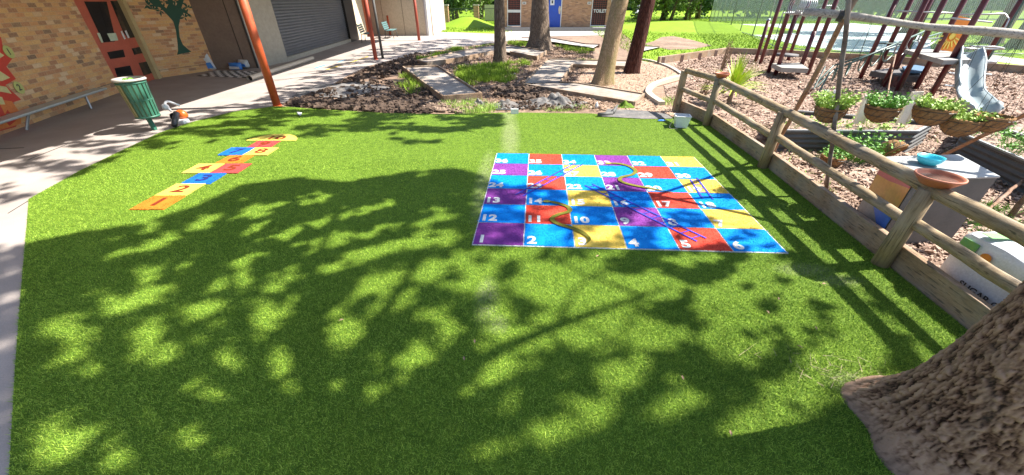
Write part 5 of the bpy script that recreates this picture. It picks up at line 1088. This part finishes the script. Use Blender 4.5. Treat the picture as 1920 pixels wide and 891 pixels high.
# ============================================================ PLAY EQUIPMENT
def vpost(t, base_px, top_z, r=.055, cap=False, material='maroon'):
    b = g(*base_px); m = MB(); m.tube([b, b + V((0, 0, top_z))], r, 12); o = m.build('post', material, t, True)
    if cap: m = MB(); m.lathe(b, [(r + .006, top_z - .01), (r + .006, top_z + .03), (0, top_z + .05)], 12); m.build('cap', 'steel', o, True)
    return b
t = empty('climbing_frame', g(1450, 130), 'maroon post climbing frame with low platform at the left of the play area', 'play equipment')
ha = [((1416, 116), 1.38, True), ((1425, 121), 2.9, False), ((1440, 137), 2.9, False), ((1453, 142), 1.70, True), ((1477, 114), 2.9, False), ((1505, 117), 2.9, False), ((1496, 140), 1.2, False), ((1513, 141), 2.9, False)]
LB = [vpost(t, p, z, .06, c) for p, z, c in ha]
dk = [g(1448, 119, .32), g(1466, 127, .32), g(1517, 129, .32), g(1500, 118, .32)]; m = MB(); m.prism(dk, (0, 0, -.12)); m.build('platform', 'deck_grey', t)
m = MB(); m.lathe(LB[6] + V((-.35, .35, .5)), [(.33, 0), (.33, .05), (0, .05)], 20); 
m.build('seat_disc', 'deck_dark', t, True)
m = MB(); c0 = onY(1488, 10, LB[3].y); c1 = onY(1520, 14, LB[3].y); pts = []
for k in range(121): u = k / 120; th = u * 2 * math.pi * 9; pts.append(c0 + (c1 - c0) * u + V((.03 * math.cos(th), .22 * math.sin(th) , .22 * math.cos(th))))
m.tube(pts, .014, 5); m.build('coil_climber', 'steel', t, True)
m = MB(); q = onY(1468, 24, LB[3].y); q2 = onY(1500, 25, LB[3].y); m.tube([q + V((0, 0, -.1)), q, q2, q2 + V((0, 0, -.1))], .018, 6); m.build('handrail', 'steel', t); m = MB(); m.tube([LB[1] + V((0, 0, .9)), LB[4] + V((0, 0, .9))], .018, 6); m.build('handrail', 'steel', t)
q = [onY(1463, 38, 15.5), onY(1450, 90, 15.5)]; m = MB(); m.tube([g(1446, 92), g(1446, 92) + V((0, 0, 1.7))], .02, 6); m.build('handrail', 'green_steel', t)

t = empty('play_structure', g(1700, 160), 'maroon and grey play structure with slide, monkey bars and orange sun panel', 'play equipment')
pp = [((1612, 148), 2.0, 0), ((1637, 148), 2.9, 0), ((1654, 165), 2.9, 0), ((1669, 151), 2.9, 0), ((1681, 172), 2.95, 0), ((1716, 168), 2.95, 0), ((1743, 183), 2.95, 0), ((1816, 160), 2.95, 0)]
PS = t; PB = [vpost(t, p, z, .058, c) for p, z, c in pp]; 
q = g(1682, 95); 
m = MB(); m.prism([g(1633, 133, .3), g(1690, 142, .3), g(1732, 144, .3), g(1728, 130, .3), g(1672, 127, .3)], (0, 0, -.14)); m.build('platform', 'deck_dark', t)
m = MB(); m.prism([g(1690, 128, .33), g(1715, 125, .36), g(1732, 128, .36), g(1730, 138, .34), g(1698, 138, .34)], (0, 0, .05)); m.build('mat_cover', 'blue_cloth', t, bevel=.02)
za = .88; m = MB(); m.prism([g(1697, 93, za), g(1770, 113, za), g(1822, 112, za), g(1790, 97, za), g(1740, 92, za)], (0, 0, -.09)); m.build('platform', 'deck_grey', t)
# orange panel with sun
pY = 10.4; qs = [onY(1762, 94, pY), onY(1797, 99, pY), onY(1821, 35, pY), onY(1791, 28, pY)]; m = MB(); m.prism(qs, (0, .03, 0)); pan = m.build('panel', 'panel_orange', t)
c = onY(1785, 68, pY - .01); m = MB()
for k in range(9):
    a = R(20 * k + 190 - 10); p0 = c + V((math.cos(a) * .12, 0, math.sin(a) * .12)); p1 = c + V((math.cos(a) * .28, 0, math.sin(a) * .28)); m.bar(p0, p1, .03, .008, up=(0, 1, 0))
m.lathe(c + V((0, -.005, 0)), [(0, 0), (.075, 0), (.075, .012)], 16, M=Matrix.Rotation(R(90), 3, 'X')); m.build('sun_emblem', 'panel_yellow', pan)
# slide (deep trough swept along a curve)
pt = [onY(1803, 98, 9.6), onY(1808, 115, 9.35), onY(1806, 140, 8.95), onY(1806, 165, 8.6), onY(1815, 185, 8.25), g(1836, 210, .18), g(1844, 218, .10)]
path = smooth_path(pt, 6); vs = []; NP = 13; prevx = None
for i, p in enumerate(path):
    d_ = (path[min(i + 1, len(path) - 1)] - path[max(i - 1, 0)]).normalized(); x = V((1, .15, 0)); x = (x - d_ * x.dot(d_)).normalized(); up2 = x.cross(d_).normalized(); up2 = up2 if up2.z > 0 else -up2; u_ = i / (len(path) - 1); wd = .25; dp = .26 * (1 - .45 * u_)
    for k in range(NP):
        a = -1 + 2 * k / (NP - 1); vs.append(p + x * wd * (math.copysign(abs(a) ** .75, a)) + up2 * dp * (abs(a) ** 3.2 - .25))
m = MB(); m.add(vs, [(i * NP + k, i * NP + k + 1, (i + 1) * NP + k + 1, (i + 1) * NP + k) for i in range(len(path) - 1) for k in range(NP - 1)]); sl = m.build('slide', 'slide', t, True); md = sl.modifiers.new('s', 'SOLIDIFY'); md.thickness = .025
for k in (0, NP - 1): m = MB(); m.tube([vs[i * NP + k] for i in range(len(path))], .025, 8); m.build('slide_rim', 'slide', sl, True)
# monkey bars
a0, a1 = onY(1563, 132, 10.6), onY(1738, 57, 11.6); b0, b1 = onY(1563, 123, 11.0), onY(1770, 60, 12.1); m = MB(); m.tube([a0, a1], .024, 8); m.tube([b0, b1], .024, 8); m.tube([a0, a0 + V((-.3, 0, -.5)), V((a0.x - .45, a0.y, 0))], .022, 8); m.tube([b0, b0 + V((-.3, 0, -.5)), V((b0.x - .45, b0.y, 0))], .022, 8); m.build('overhead_rails', 'green_steel', t, True)
for k in range(8):
    u = .04 + k * .13; c = (a0.lerp(a1, u) + b0.lerp(b1, u)) / 2; p0 = a0.lerp(a1, u); p1 = b0.lerp(b1, u); m = MB(); m.tube(smooth_path([p0, p0 + V((.0, .0, -.2)), c + V((0, 0, -.36)), p1 + V((0, 0, -.2)), p1], 4), .018, 6); m.build('grip_ring', 'steel' if k > 4 else 'green_steel', t, True)
# handrails
m = MB(); r0, r1 = onY(1681, 21, 12.0), onY(1790, 25, 11.0); m.tube([r0, r1], .018, 6); m.tube([onY(1800, 28, 10.6), onY(1884, 26, 10.6), onY(1892, 36, 10.5), onY(1880, 60, 10.4)], .018, 6); m.tube([onY(1783, 34, 10.2), onY(1860, 42, 10.0)], .018, 6); m.build('handrail', 'steel', t, True)
for q in ([PB[4] + V((0, 0, 1.2)), PB[5] + V((0, 0, 1.2))], [PB[0] + V((0, 0, .95)), PB[3] + V((0, 0, .95))]): m = MB(); m.tube(q, .018, 6); m.build('handrail', 'green_steel', t)
# curly climber
cb = g(1818, 168); m = MB(); m.tube([cb, cb + V((.1, .1, 2.1))], .022, 6); m.build('climber_pole', 'green_steel', t)
for k, (px, py, w_) in enumerate(((1848, 165, .3), (1856, 141, .36), (1866, 118, .4), (1880, 92, .42))):
    Yc = 9.9 + .1 * k; e_ = onY(px, py, Yc); s_ = V((e_.x - .75, Yc + .1, e_.z + .05)); m = MB(); m.tube(smooth_path([s_, (s_ + e_) / 2 + V((0, -.2, .03)), e_, (s_ + e_) / 2 + V((0, .25, -.05)), s_ + V((0, .2, -.04))], 5), .02, 7); m.build('climber_loop', 'steel', t, True)
m = MB(); m.box(PB[2] + V((.45, .1, .12)), (.3, .06, .3)); m.build('lower_panel', 'maroon', t)
# little springy item behind pole
t = empty('ladder', g(1530, 172), 'thin dark green ladder rails rising behind the dark pole', 'ladder')
for q in ((g(1525, 168), g(1547, 125, .5)), (g(1533, 178), g(1556, 135, .5))): m = MB(); m.tube(list(q), .02, 6); m.build('rail', 'green_steel', t)
t = PS
m = MB()
for px in (1545, 1566): m.box(g(px, 178, .1), (.16, .04, .22))
tag(m.build('plastic_guard', 'clear_plastic'), 'pair of clear plastic guards in the mulch behind the left basket', 'guard')

# ============================================================ TALL CHAIN LINK FENCE AND BACKDROP
def chain_fence(pts, h, lab, step=2.2, r=.03):
    t = empty('chain_link_fence', pts[0], lab, 'fence', 'tall chain link fences round the court')
    for a, b_ in zip(pts[:-1], pts[1:]):
        m = MB(); m.add([a, b_, b_ + V((0, 0, h)), a + V((0, 0, h))], [(0, 1, 2, 3)]); m.build('mesh', 'chain_link', t)
        L = (b_ - a).length; n = max(1, int(L / step))
        for k in range(n + 1): p = a.lerp(b_, k / n); m = MB(); m.tube([p, p + V((0, 0, h + .05))], r, 8); m.build('fence_post', 'galv', t, True)
        for z in (h, .08, h * .62): m = MB(); m.tube([a + V((0, 0, z)), b_ + V((0, 0, z))], .018, 6); m.build('fence_rail', 'galv', t, True)
chain_fence([g(1330, 40), g(1368, 56), g(1410, 69), g(1452, 91), g(1530, 99)], 4, 'nearer tall chain link fence slanting from the lawn to the play area', 2.6, .035)
chain_fence([g(1530, 99), g(1700, 103), V((26, 17.0, 0))], 4, 'long tall chain link fence behind the play area', 2.6)
chain_fence([g(1330, 40), V((60, 50, 0)), V((85, 50, 0))], 3.6, 'farthest chain link fence beyond the pale court', 5, .05)
m = MB()
m.tube([onY(1640, 40, 22), onY(1800, 40, 22)], .02, 6)

def bush(c, rx, ry, h, n, ls, material, lab, group=None, stems=3, name='tree'):
    t = empty(name, c, lab, 'tree' if name == 'tree' else 'shrub', group); m = MB()
    for k in range(stems):
        a = random.uniform(0, 6.28); b0 = c + V((random.uniform(-.3, .3) * rx, random.uniform(-.3, .3) * ry, 0)); m.tube([b0, b0 + V((math.cos(a) * .3, math.sin(a) * .3, h * .3)), b0 + V((math.cos(a) * rx * .4, math.sin(a) * ry * .4, h * .75))], [.16, .12, .03], 7)
    m.build('trunk', 'bark_grey', t, True)
    ncl = max(12, n // 70); u = rng.normal(size=(ncl, 3)); u /= np.linalg.norm(u, axis=1)[:, None]; u *= (rng.uniform(.3, 1, ncl) ** .4)[:, None]
    C = np.array(c) + np.array([0, 0, h * .55]) + u * np.array([rx, ry, h * .47]); i = rng.integers(0, ncl, n); P = C[i] + rng.normal(0, 1, (n, 3)) * np.array([rx * .13, ry * .13, h * .07]); P[:, 2] = np.maximum(P[:, 2], .15)
    v, f_ = leaf_quads(P, ls, 1); np_mesh('crown', v, f_, material, t)
G1 = 'trees beyond the school grounds'
bush(V((14.2, 47, .0)), 1.6, 1.4, 5.5, 3000, .16, 'leaf_bright', 'yellow green bushy tree beside the parked car', G1)
bush(V((17.5, 49, .0)), 2.0, 1.6, 5.5, 3600, .17, 'leaf_bright', 'wider yellow green tree right of the parked car', G1, 5)
bush(V((20.2, 50, .0)), 1.4, 1.5, 5.0, 2500, .16, 'leaf_bright', 'light bushy tree left of the tall fence corner', G1, 4)
bush(V((23.2, 53, .0)), 1.8, 1.8, 6.5, 3000, .18, 'leaf_dark', 'dark tree just behind the tall fence corner', G1)
bush(V((10.6, 50, .0)), 1.1, 1.1, 7, 2600, .16, 'leaf_dark', 'narrow dark conifer right of the dark red trunk', G1, 1)
bush(V((-6.2, 47, .0)), 2.0, 2.0, 5.5, 3000, .17, 'leaf_mid', 'leafy tree directly right of the beige wing', G1)
bush(V((-3.9, 52, .0)), 1.6, 1.6, 6, 3000, .17, 'leaf_bright', 'pale green tree left of the brick fence pillar', G1)
bush(V((-.6, 54, .0)), 1.4, 1.4, 6, 2500, .17, 'leaf_mid', 'tree seen just left of the slim grey trunk', G1)
for i, (x, y, rx, h, mt, lab) in enumerate(((31, 56, 4.5, 6, 'leaf_grey', 'grey green tree behind the left end of the court'), (39, 58, 5, 6.5, 'leaf_mid', 'broad mid green tree behind the court'), (48, 57, 5, 6, 'leaf_grey', 'grey green tree behind the middle of the court'), (56, 54, 5, 7, 'leaf_mid', 'tall green tree behind the orange sun panel'), (66, 52, 5.5, 7, 'leaf_bright', 'bright green tree behind the right end of the court'), (76, 52, 6, 7, 'leaf_mid', 'green tree at the far right edge'))):
    bush(V((x, y, 0)), rx, 2.5, h, 5200, .28, mt, lab, G1, 4)
tag(MB().box((30, 100, 5), (240, 1.5, 10)).build('distant_woodland', 'leaf_dark'), kind='structure')
X_ = rng.uniform(-90, 150, 24000); Z_ = rng.uniform(0, 10.5, 24000); P = np.stack([X_, 97.5 + rng.normal(0, 1.4, 24000), Z_], 1); v, f_ = leaf_quads(P, .6, 1); tag(np_mesh('far_foliage', v, f_, 'leaf_mid'), 'continuous band of far off woodland behind everything', 'woodland', kind='stuff')
# tree trunks by the far fence (right)
for px, lab in ((1700, 'dark tree trunk behind the fence left of the sun panel'), (1858, 'dark leaning tree trunk behind the curly climber'), (1905, 'dark tree trunk at the right frame edge beyond the fence')):
    b = g(px, {1700: 62, 1858: 82, 1905: 92}[px]); tree('tree', b, .38, 4.5, (.3, 0, 0), 'bark_grey', b + V((0, 0, 7)), (3, 3, 2), 2500, .2, lab, G1, 1.3, 'leaf_mid', 6)
# car
def car(c, rz, lab):
    t = empty('parked_car', c, lab, 'car'); M = Matrix.Rotation(rz, 3, 'Z'); W = lambda x, y, z: c + M @ V((x, y, z))
    prof = [(-2.1, .35), (-2.15, .7), (-1.9, .9), (-1.2, .98), (-.6, 1.42), (.9, 1.45), (1.6, 1.0), (2.1, .92), (2.15, .4)]
    m = MB(); m.prism([W(x, -.85, z) for x, z in prof], M @ V((0, 1.7, 0))); fix_ngons(m.build('body', 'car_white', t, bevel=.06))
    for y in (-.86, .84): m = MB(); m.prism([W(x, y, z) for x, z in ((-1.0, 1.0), (-.52, 1.35), (.85, 1.37), (1.35, 1.02))], M @ V((0, .02, 0))); m.build('window', 'car_glass', t)
    m = MB(); m.prism([W(-1.22, -.72, 1.0), W(-1.22, .72, 1.0), W(-.64, .66, 1.4), W(-.64, -.66, 1.4)], M @ V((-.02, 0, .02))); m.build('windscreen', 'car_glass', t)
    for x in (-1.35, 1.35):
        for y in (-.8, .8): m = MB(); m.lathe(W(x, y, .33), [(0, -.1), (.33, -.1), (.33, .1), (0, .1)], 18, M=M @ Matrix.Rotation(R(90), 3, 'X')); m.build('wheel', 'tyre', t)
car(g(1213, 38) + V((.4, 3, 0)), R(70), 'pale parked car beyond the lawn between the conifer and bushy trees')
car(V((38, 47.5, 0)) + V((0, 6, 0)), R(5), 'white parked car beyond the court seen through the fence')
# brick pillars and iron fence at left back
t = empty('street_fence', V((-5, 44, 0)), 'iron railing with brick pillars beyond the lawn beside the beige wing', 'fence')
for px in (836, 893):
    b = g(px, 33); b.y = 44; b.x = onY(px, 20, 44).x; m = MB(); m.box(b.to_2d().to_3d() + V((0, 0, .75)), (.5, .5, 1.5)); pl_ = m.build('pillar', 'brick_far', t); m = MB(); m.box(b.to_2d().to_3d() + V((0, 0, 1.54)), (.6, .6, .1)); m.build('cap', 'conc_pale', pl_)
m = MB()
for k in range(90): m.box((-9 + k * .12, 44, .7), (.025, .025, 1.2))
for z in (.2, 1.25): m.box((-3.6, 44, z), (10.8, .04, .04))
m.build('railing', 'iron', t)
m = MB(); m.box((-1.2, 47, .8), (3.5, .1, 1.5)); tag(m.build('panel_fence', 'fence_cream'), 'cream panel fence beyond the iron railing', 'fence')
m = MB(); b = g(933, 34); m.tube([V((-1.3, 43, 0)), V((-1.3, 43, 3.5))], .05, 8); tag(m.build('sign_pole', 'galv', smooth=True), 'thin grey pole left of the slim grey trunk', 'pole')

# ============================================================ PAINTED GAMES ON THE TURF
ZM = .024
t = empty('snakes_and_ladders_mat', MATC[0], 'large colourful snakes and ladders mat with white numbers inlaid in the turf', 'play mat')
grid = [['purple', 'blue', 'yellow', 'blue', 'red', 'blue'], ['blue', 'red', 'blue', 'purple', 'blue', 'yellow'], ['purple', 'blue', 'yellow', 'blue', 'red', 'blue'],
        ['blue', 'red', 'blue', 'purple', 'blue', 'yellow'], ['purple', 'blue', 'yellow', 'blue', 'red', 'blue'], ['blue', 'red', 'blue', 'purple', 'blue', 'yellow']]
m = MB(); bc = [c + V((0, 0, ZM - .004)) for c in MATC]; cen = sum(bc, V()) / 4; m.prism([cen + (p - cen) * 1.004 for p in bc], (0, 0, -.014)); m.build('backing', 'paint_white', t)
for j in range(6):
    for i in range(6):
        g_ = .012
        # wavy hand-cut edges
        pts = []; N_ = 8
        for (u0, v0, u1, v1) in ((g_, g_, 1 - g_, g_), (1 - g_, g_, 1 - g_, 1 - g_), (1 - g_, 1 - g_, g_, 1 - g_), (g_, 1 - g_, g_, g_)):
            for k in range(N_): f1 = k / N_; u = u0 + (u1 - u0) * f1 + random.uniform(-.005, .005); v = v0 + (v1 - v0) * f1 + random.uniform(-.005, .005); pts.append(bil(MATC, (i + u) / 6, (j + v) / 6) + V((0, 0, ZM)))
        m = MB(); m.poly(pts); sq = fix_ngons(m.build('square', 'paint_' + grid[j][i], t))
        num = j * 6 + i + 1 if j % 2 == 0 else j * 6 + 6 - i
        c = bil(MATC, (i + (.2 if num > 9 else .16)) / 6, (j + .22) / 6) + V((0, 0, ZM + .003)); xd = (bil(MATC, (i + 1) / 6, j / 6) - bil(MATC, i / 6, j / 6)).normalized(); yd = V((-xd.y, xd.x, 0))
        text_mesh(str(num), .165, 'paint_white', 'number', sq, c, xd * 1.12, yd * 1.1, .0065, .001)
def mp(x, y, dz=.007): return g(860 + x / 3, 270 + y / 3, ZM + dz)
for rails, n in ((((320, 285), (660, 105), (362, 292), (697, 115)), 8), (((710, 232), (1340, 547), (752, 225), (1392, 530)), 13), (((1303, 200), (1372, 307), (1340, 190), (1430, 310)), 5)):
    m = MB(); a0, a1, b0, b1 = [mp(*q) for q in rails]; m.bar(a0, a1, .018, .002); m.bar(b0, b1, .018, .002)
    for k in range(n): u = (k + .5) / n; m.bar(a0.lerp(a1, u), b0.lerp(b1, u), .010, .0024)
    m.build('painted_ladder', 'paint_ladder', t)
for pts in ([(505, 322), (560, 333), (615, 352), (622, 378), (560, 396), (525, 420), (560, 448), (640, 472), (705, 502), (736, 535), (712, 562)], [(850, 108), (905, 110), (960, 125), (995, 150), (975, 172), (915, 186), (912, 208), (970, 228), (1060, 245), (1130, 258), (1205, 272)]):
    P_ = smooth_path([mp(*q, .012) for q in pts], 5); m = MB(); n = len(P_); vs = []
    for i, p in enumerate(P_):
        d_ = (P_[min(i + 1, n - 1)] - P_[max(i - 1, 0)]).normalized(); s_ = V((-d_.y, d_.x, 0)) * (.026 * (1 - max(0, i / n - .75) * 3.4) * min(1, .5 + i / 6)); vs += [p - s_, p + s_]
    m.add(vs, [(2 * i, 2 * i + 1, 2 * i + 3, 2 * i + 2) for i in range(n - 1)]); sn = m.build('painted_snake', 'paint_snake', t)
    h = P_[0]; m = MB(); m.prism([h + V((.045 * math.cos(a) - .02, .03 * math.sin(a), 0)) for a in [k * math.pi / 7 for k in range(14)]], (0, 0, .002)); m.build('snake_head', 'paint_snakehead', sn)
def pile(name, X, Y, Cc, parent, h=.011, wd=.006):
    n = len(X); th = rng.uniform(0, 6.28, n); W = wd * rng.uniform(.6, 1.3, n) / 2; H = h * rng.uniform(.5, 1.1, n); dx = np.cos(th) * W; dy = np.sin(th) * W; z = np.full(n, ZM - .003)
    v = np.empty((n, 3, 3)); v[:, 0] = np.stack([X - dx, Y - dy, z], 1); v[:, 1] = np.stack([X + dx, Y + dy, z], 1); v[:, 2] = np.stack([X + rng.normal(0, .6, n) * H, Y + rng.normal(0, .6, n) * H, z + H], 1)
    o = np_mesh(name, v.reshape(-1, 3), np.arange(3 * n).reshape(-1, 3), 'pile_dyed', parent); a = o.data.color_attributes.new('dye', 'FLOAT_COLOR', 'CORNER'); c4 = np.ones((n, 4)); c4[:, :3] = np.minimum(1, Cc * rng.uniform(.5, 1.25, (n, 1))); a.data.foreach_set('color', np.repeat(c4, 3, axis=0).astype(np.float32).ravel()); return tag(o, kind='stuff')
m_, t_n, b_n = new_mat('pile_dyed'); a_ = t_n.nodes.new('ShaderNodeAttribute'); a_.attribute_name = 'dye'; t_n.links.new(a_.outputs['Color'], b_n.inputs['Base Color']); b_n.inputs['Roughness'].default_value = .7; b_n.inputs['Specular IOR Level'].default_value = .15
nP = 95000; U = rng.uniform(-.004, 1.004, nP); W_2 = rng.uniform(-.004, 1.004, nP); MC = np.array([[c.x, c.y] for c in MATC]); XY = (MC[0] * (1 - U)[:, None] + MC[1] * U[:, None]) * (1 - W_2)[:, None] + (MC[3] * (1 - U)[:, None] + MC[2] * U[:, None]) * W_2[:, None]
ci = np.clip((U * 6).astype(int), 0, 5); cj = np.clip((W_2 * 6).astype(int), 0, 5); fu = U * 6 - ci; fv = W_2 * 6 - cj
pal = np.array([[PAINT[c] for c in row] for row in grid]); Cc = pal[cj, ci]; fl = wavefield(XY[:, 0], XY[:, 1], .3, .3, 77)[:, None]; Cc = Cc * (1 + .09 * fl) + .004
keep = ~((fu > .03) & (fu < .42) & (fv > .06) & (fv < .40)) & ~(((fu < .016) | (fu > .984) | (fv < .016) | (fv > .984)) & (rng.random(nP) < .75))
pile('pile', XY[keep, 0], XY[keep, 1], Cc[keep], t)
# hopscotch
t = empty('hopscotch', V((-4.1, 3.7, .02)), 'colourful hopscotch with brown numbers inlaid in the turf on the left', 'play mat')
CW = .365; x0 = -4.09; y0 = 3.69; hs = .345
lay = [('1', 0, 0, 'orange'), ('2', 0, 1, 'yellow'), ('3', .05, 2, 'blue'), ('4', -.2, 3, 'yellow'), ('5', .19, 3, 'red'), ('6', .02, 4, 'orange'), ('7', -.17, 5, 'blue'), ('8', .21, 5, 'yellow'), ('9', .06, 6, 'red')]
for s_, dx, row, colr in lay:
    cx = x0 + dx; yy = y0 + row * hs; m = MB(); pts = []; cs = [(cx - CW / 2, yy), (cx + CW / 2, yy), (cx + CW / 2, yy + hs), (cx - CW / 2, yy + hs)]
    for k in range(4):
        a, b_ = cs[k], cs[(k + 1) % 4]
        for q in range(6): f1 = q / 6; pts.append(V((a[0] + (b_[0] - a[0]) * f1 + random.uniform(-.005, .005), a[1] + (b_[1] - a[1]) * f1 + random.uniform(-.005, .005), ZM + (.002 if row % 2 else 0))))
    m.prism(pts, (0, 0, -.012)); sq = fix_ngons(m.build('square', 'paint_h_' + colr, t)); text_mesh(s_, .30, 'paint_h_numblue' if colr == 'blue' else 'paint_h_num', 'number', sq, V((cx, yy + hs * .5, ZM + .005)), V((1.15, .0, 0)), V((0, .9, 0)), .006, .001)
hx, hy, hc = [], [], []
for s_, dx, row, colr in lay:
    cx = x0 + dx; yy = y0 + row * hs; a, b_ = rng.uniform(-.51, .51, 1500) * CW, rng.uniform(-.01, 1.01, 1500) * hs; kq = ~((np.abs(a) < .11) & (np.abs(b_ - hs / 2) < .11)); hx.append(cx + a[kq]); hy.append(yy + b_[kq]); hc.append(np.tile(PAINT['h_' + colr], (kq.sum(), 1)))
pile('pile', np.concatenate(hx), np.concatenate(hy), np.concatenate(hc), t, .010, .008)
yy = y0 + 7 * hs; cx = x0 + .07; m = MB(); m.prism([V((cx + .41 * math.cos(a), yy + .36 * math.sin(a), ZM)) for a in [k * math.pi / 20 for k in range(21)]], (0, 0, -.012)); sq = fix_ngons(m.build('half_round', 'paint_h_yellow', t)); text_mesh('10', .27, 'paint_h_num', 'number', sq, V((cx + .02, yy + .13, ZM + .005)), V((1.2, 0, 0)), V((0, .9, 0)), .006, .001)

# loose bits on the turf
m = MB()
for px, py in ((1440, 585), (1500, 650), (1530, 615), (1545, 532), (870, 672), (890, 640), (1370, 812), (1280, 708), (1120, 480), (1460, 560), (640, 600)):
    c = g(px, py, .036); a = random.uniform(0, 3); m.add([c + V((math.cos(a) * .02, math.sin(a) * .02, 0)), c + V((-math.sin(a) * .008, math.cos(a) * .008, .006)), c - V((math.cos(a) * .02, math.sin(a) * .02, 0)), c + V((math.sin(a) * .008, -math.cos(a) * .008, .004))], [(0, 1, 2, 3)])
tag(m.build('fallen_leaves', 'dry'), 'few tiny fallen leaves scattered over the turf', 'leaves', kind='stuff')
# straw litter by the near trunk
X = 2.05 + rng.normal(0, .16, 90); Y = 1.55 + rng.normal(0, .07, 90); tag(blades('dry_straw', X, Y, .035, .003, 1.6, 'straw', .025), 'dry straw litter on the turf beside the near trunk', 'straw', kind='stuff')
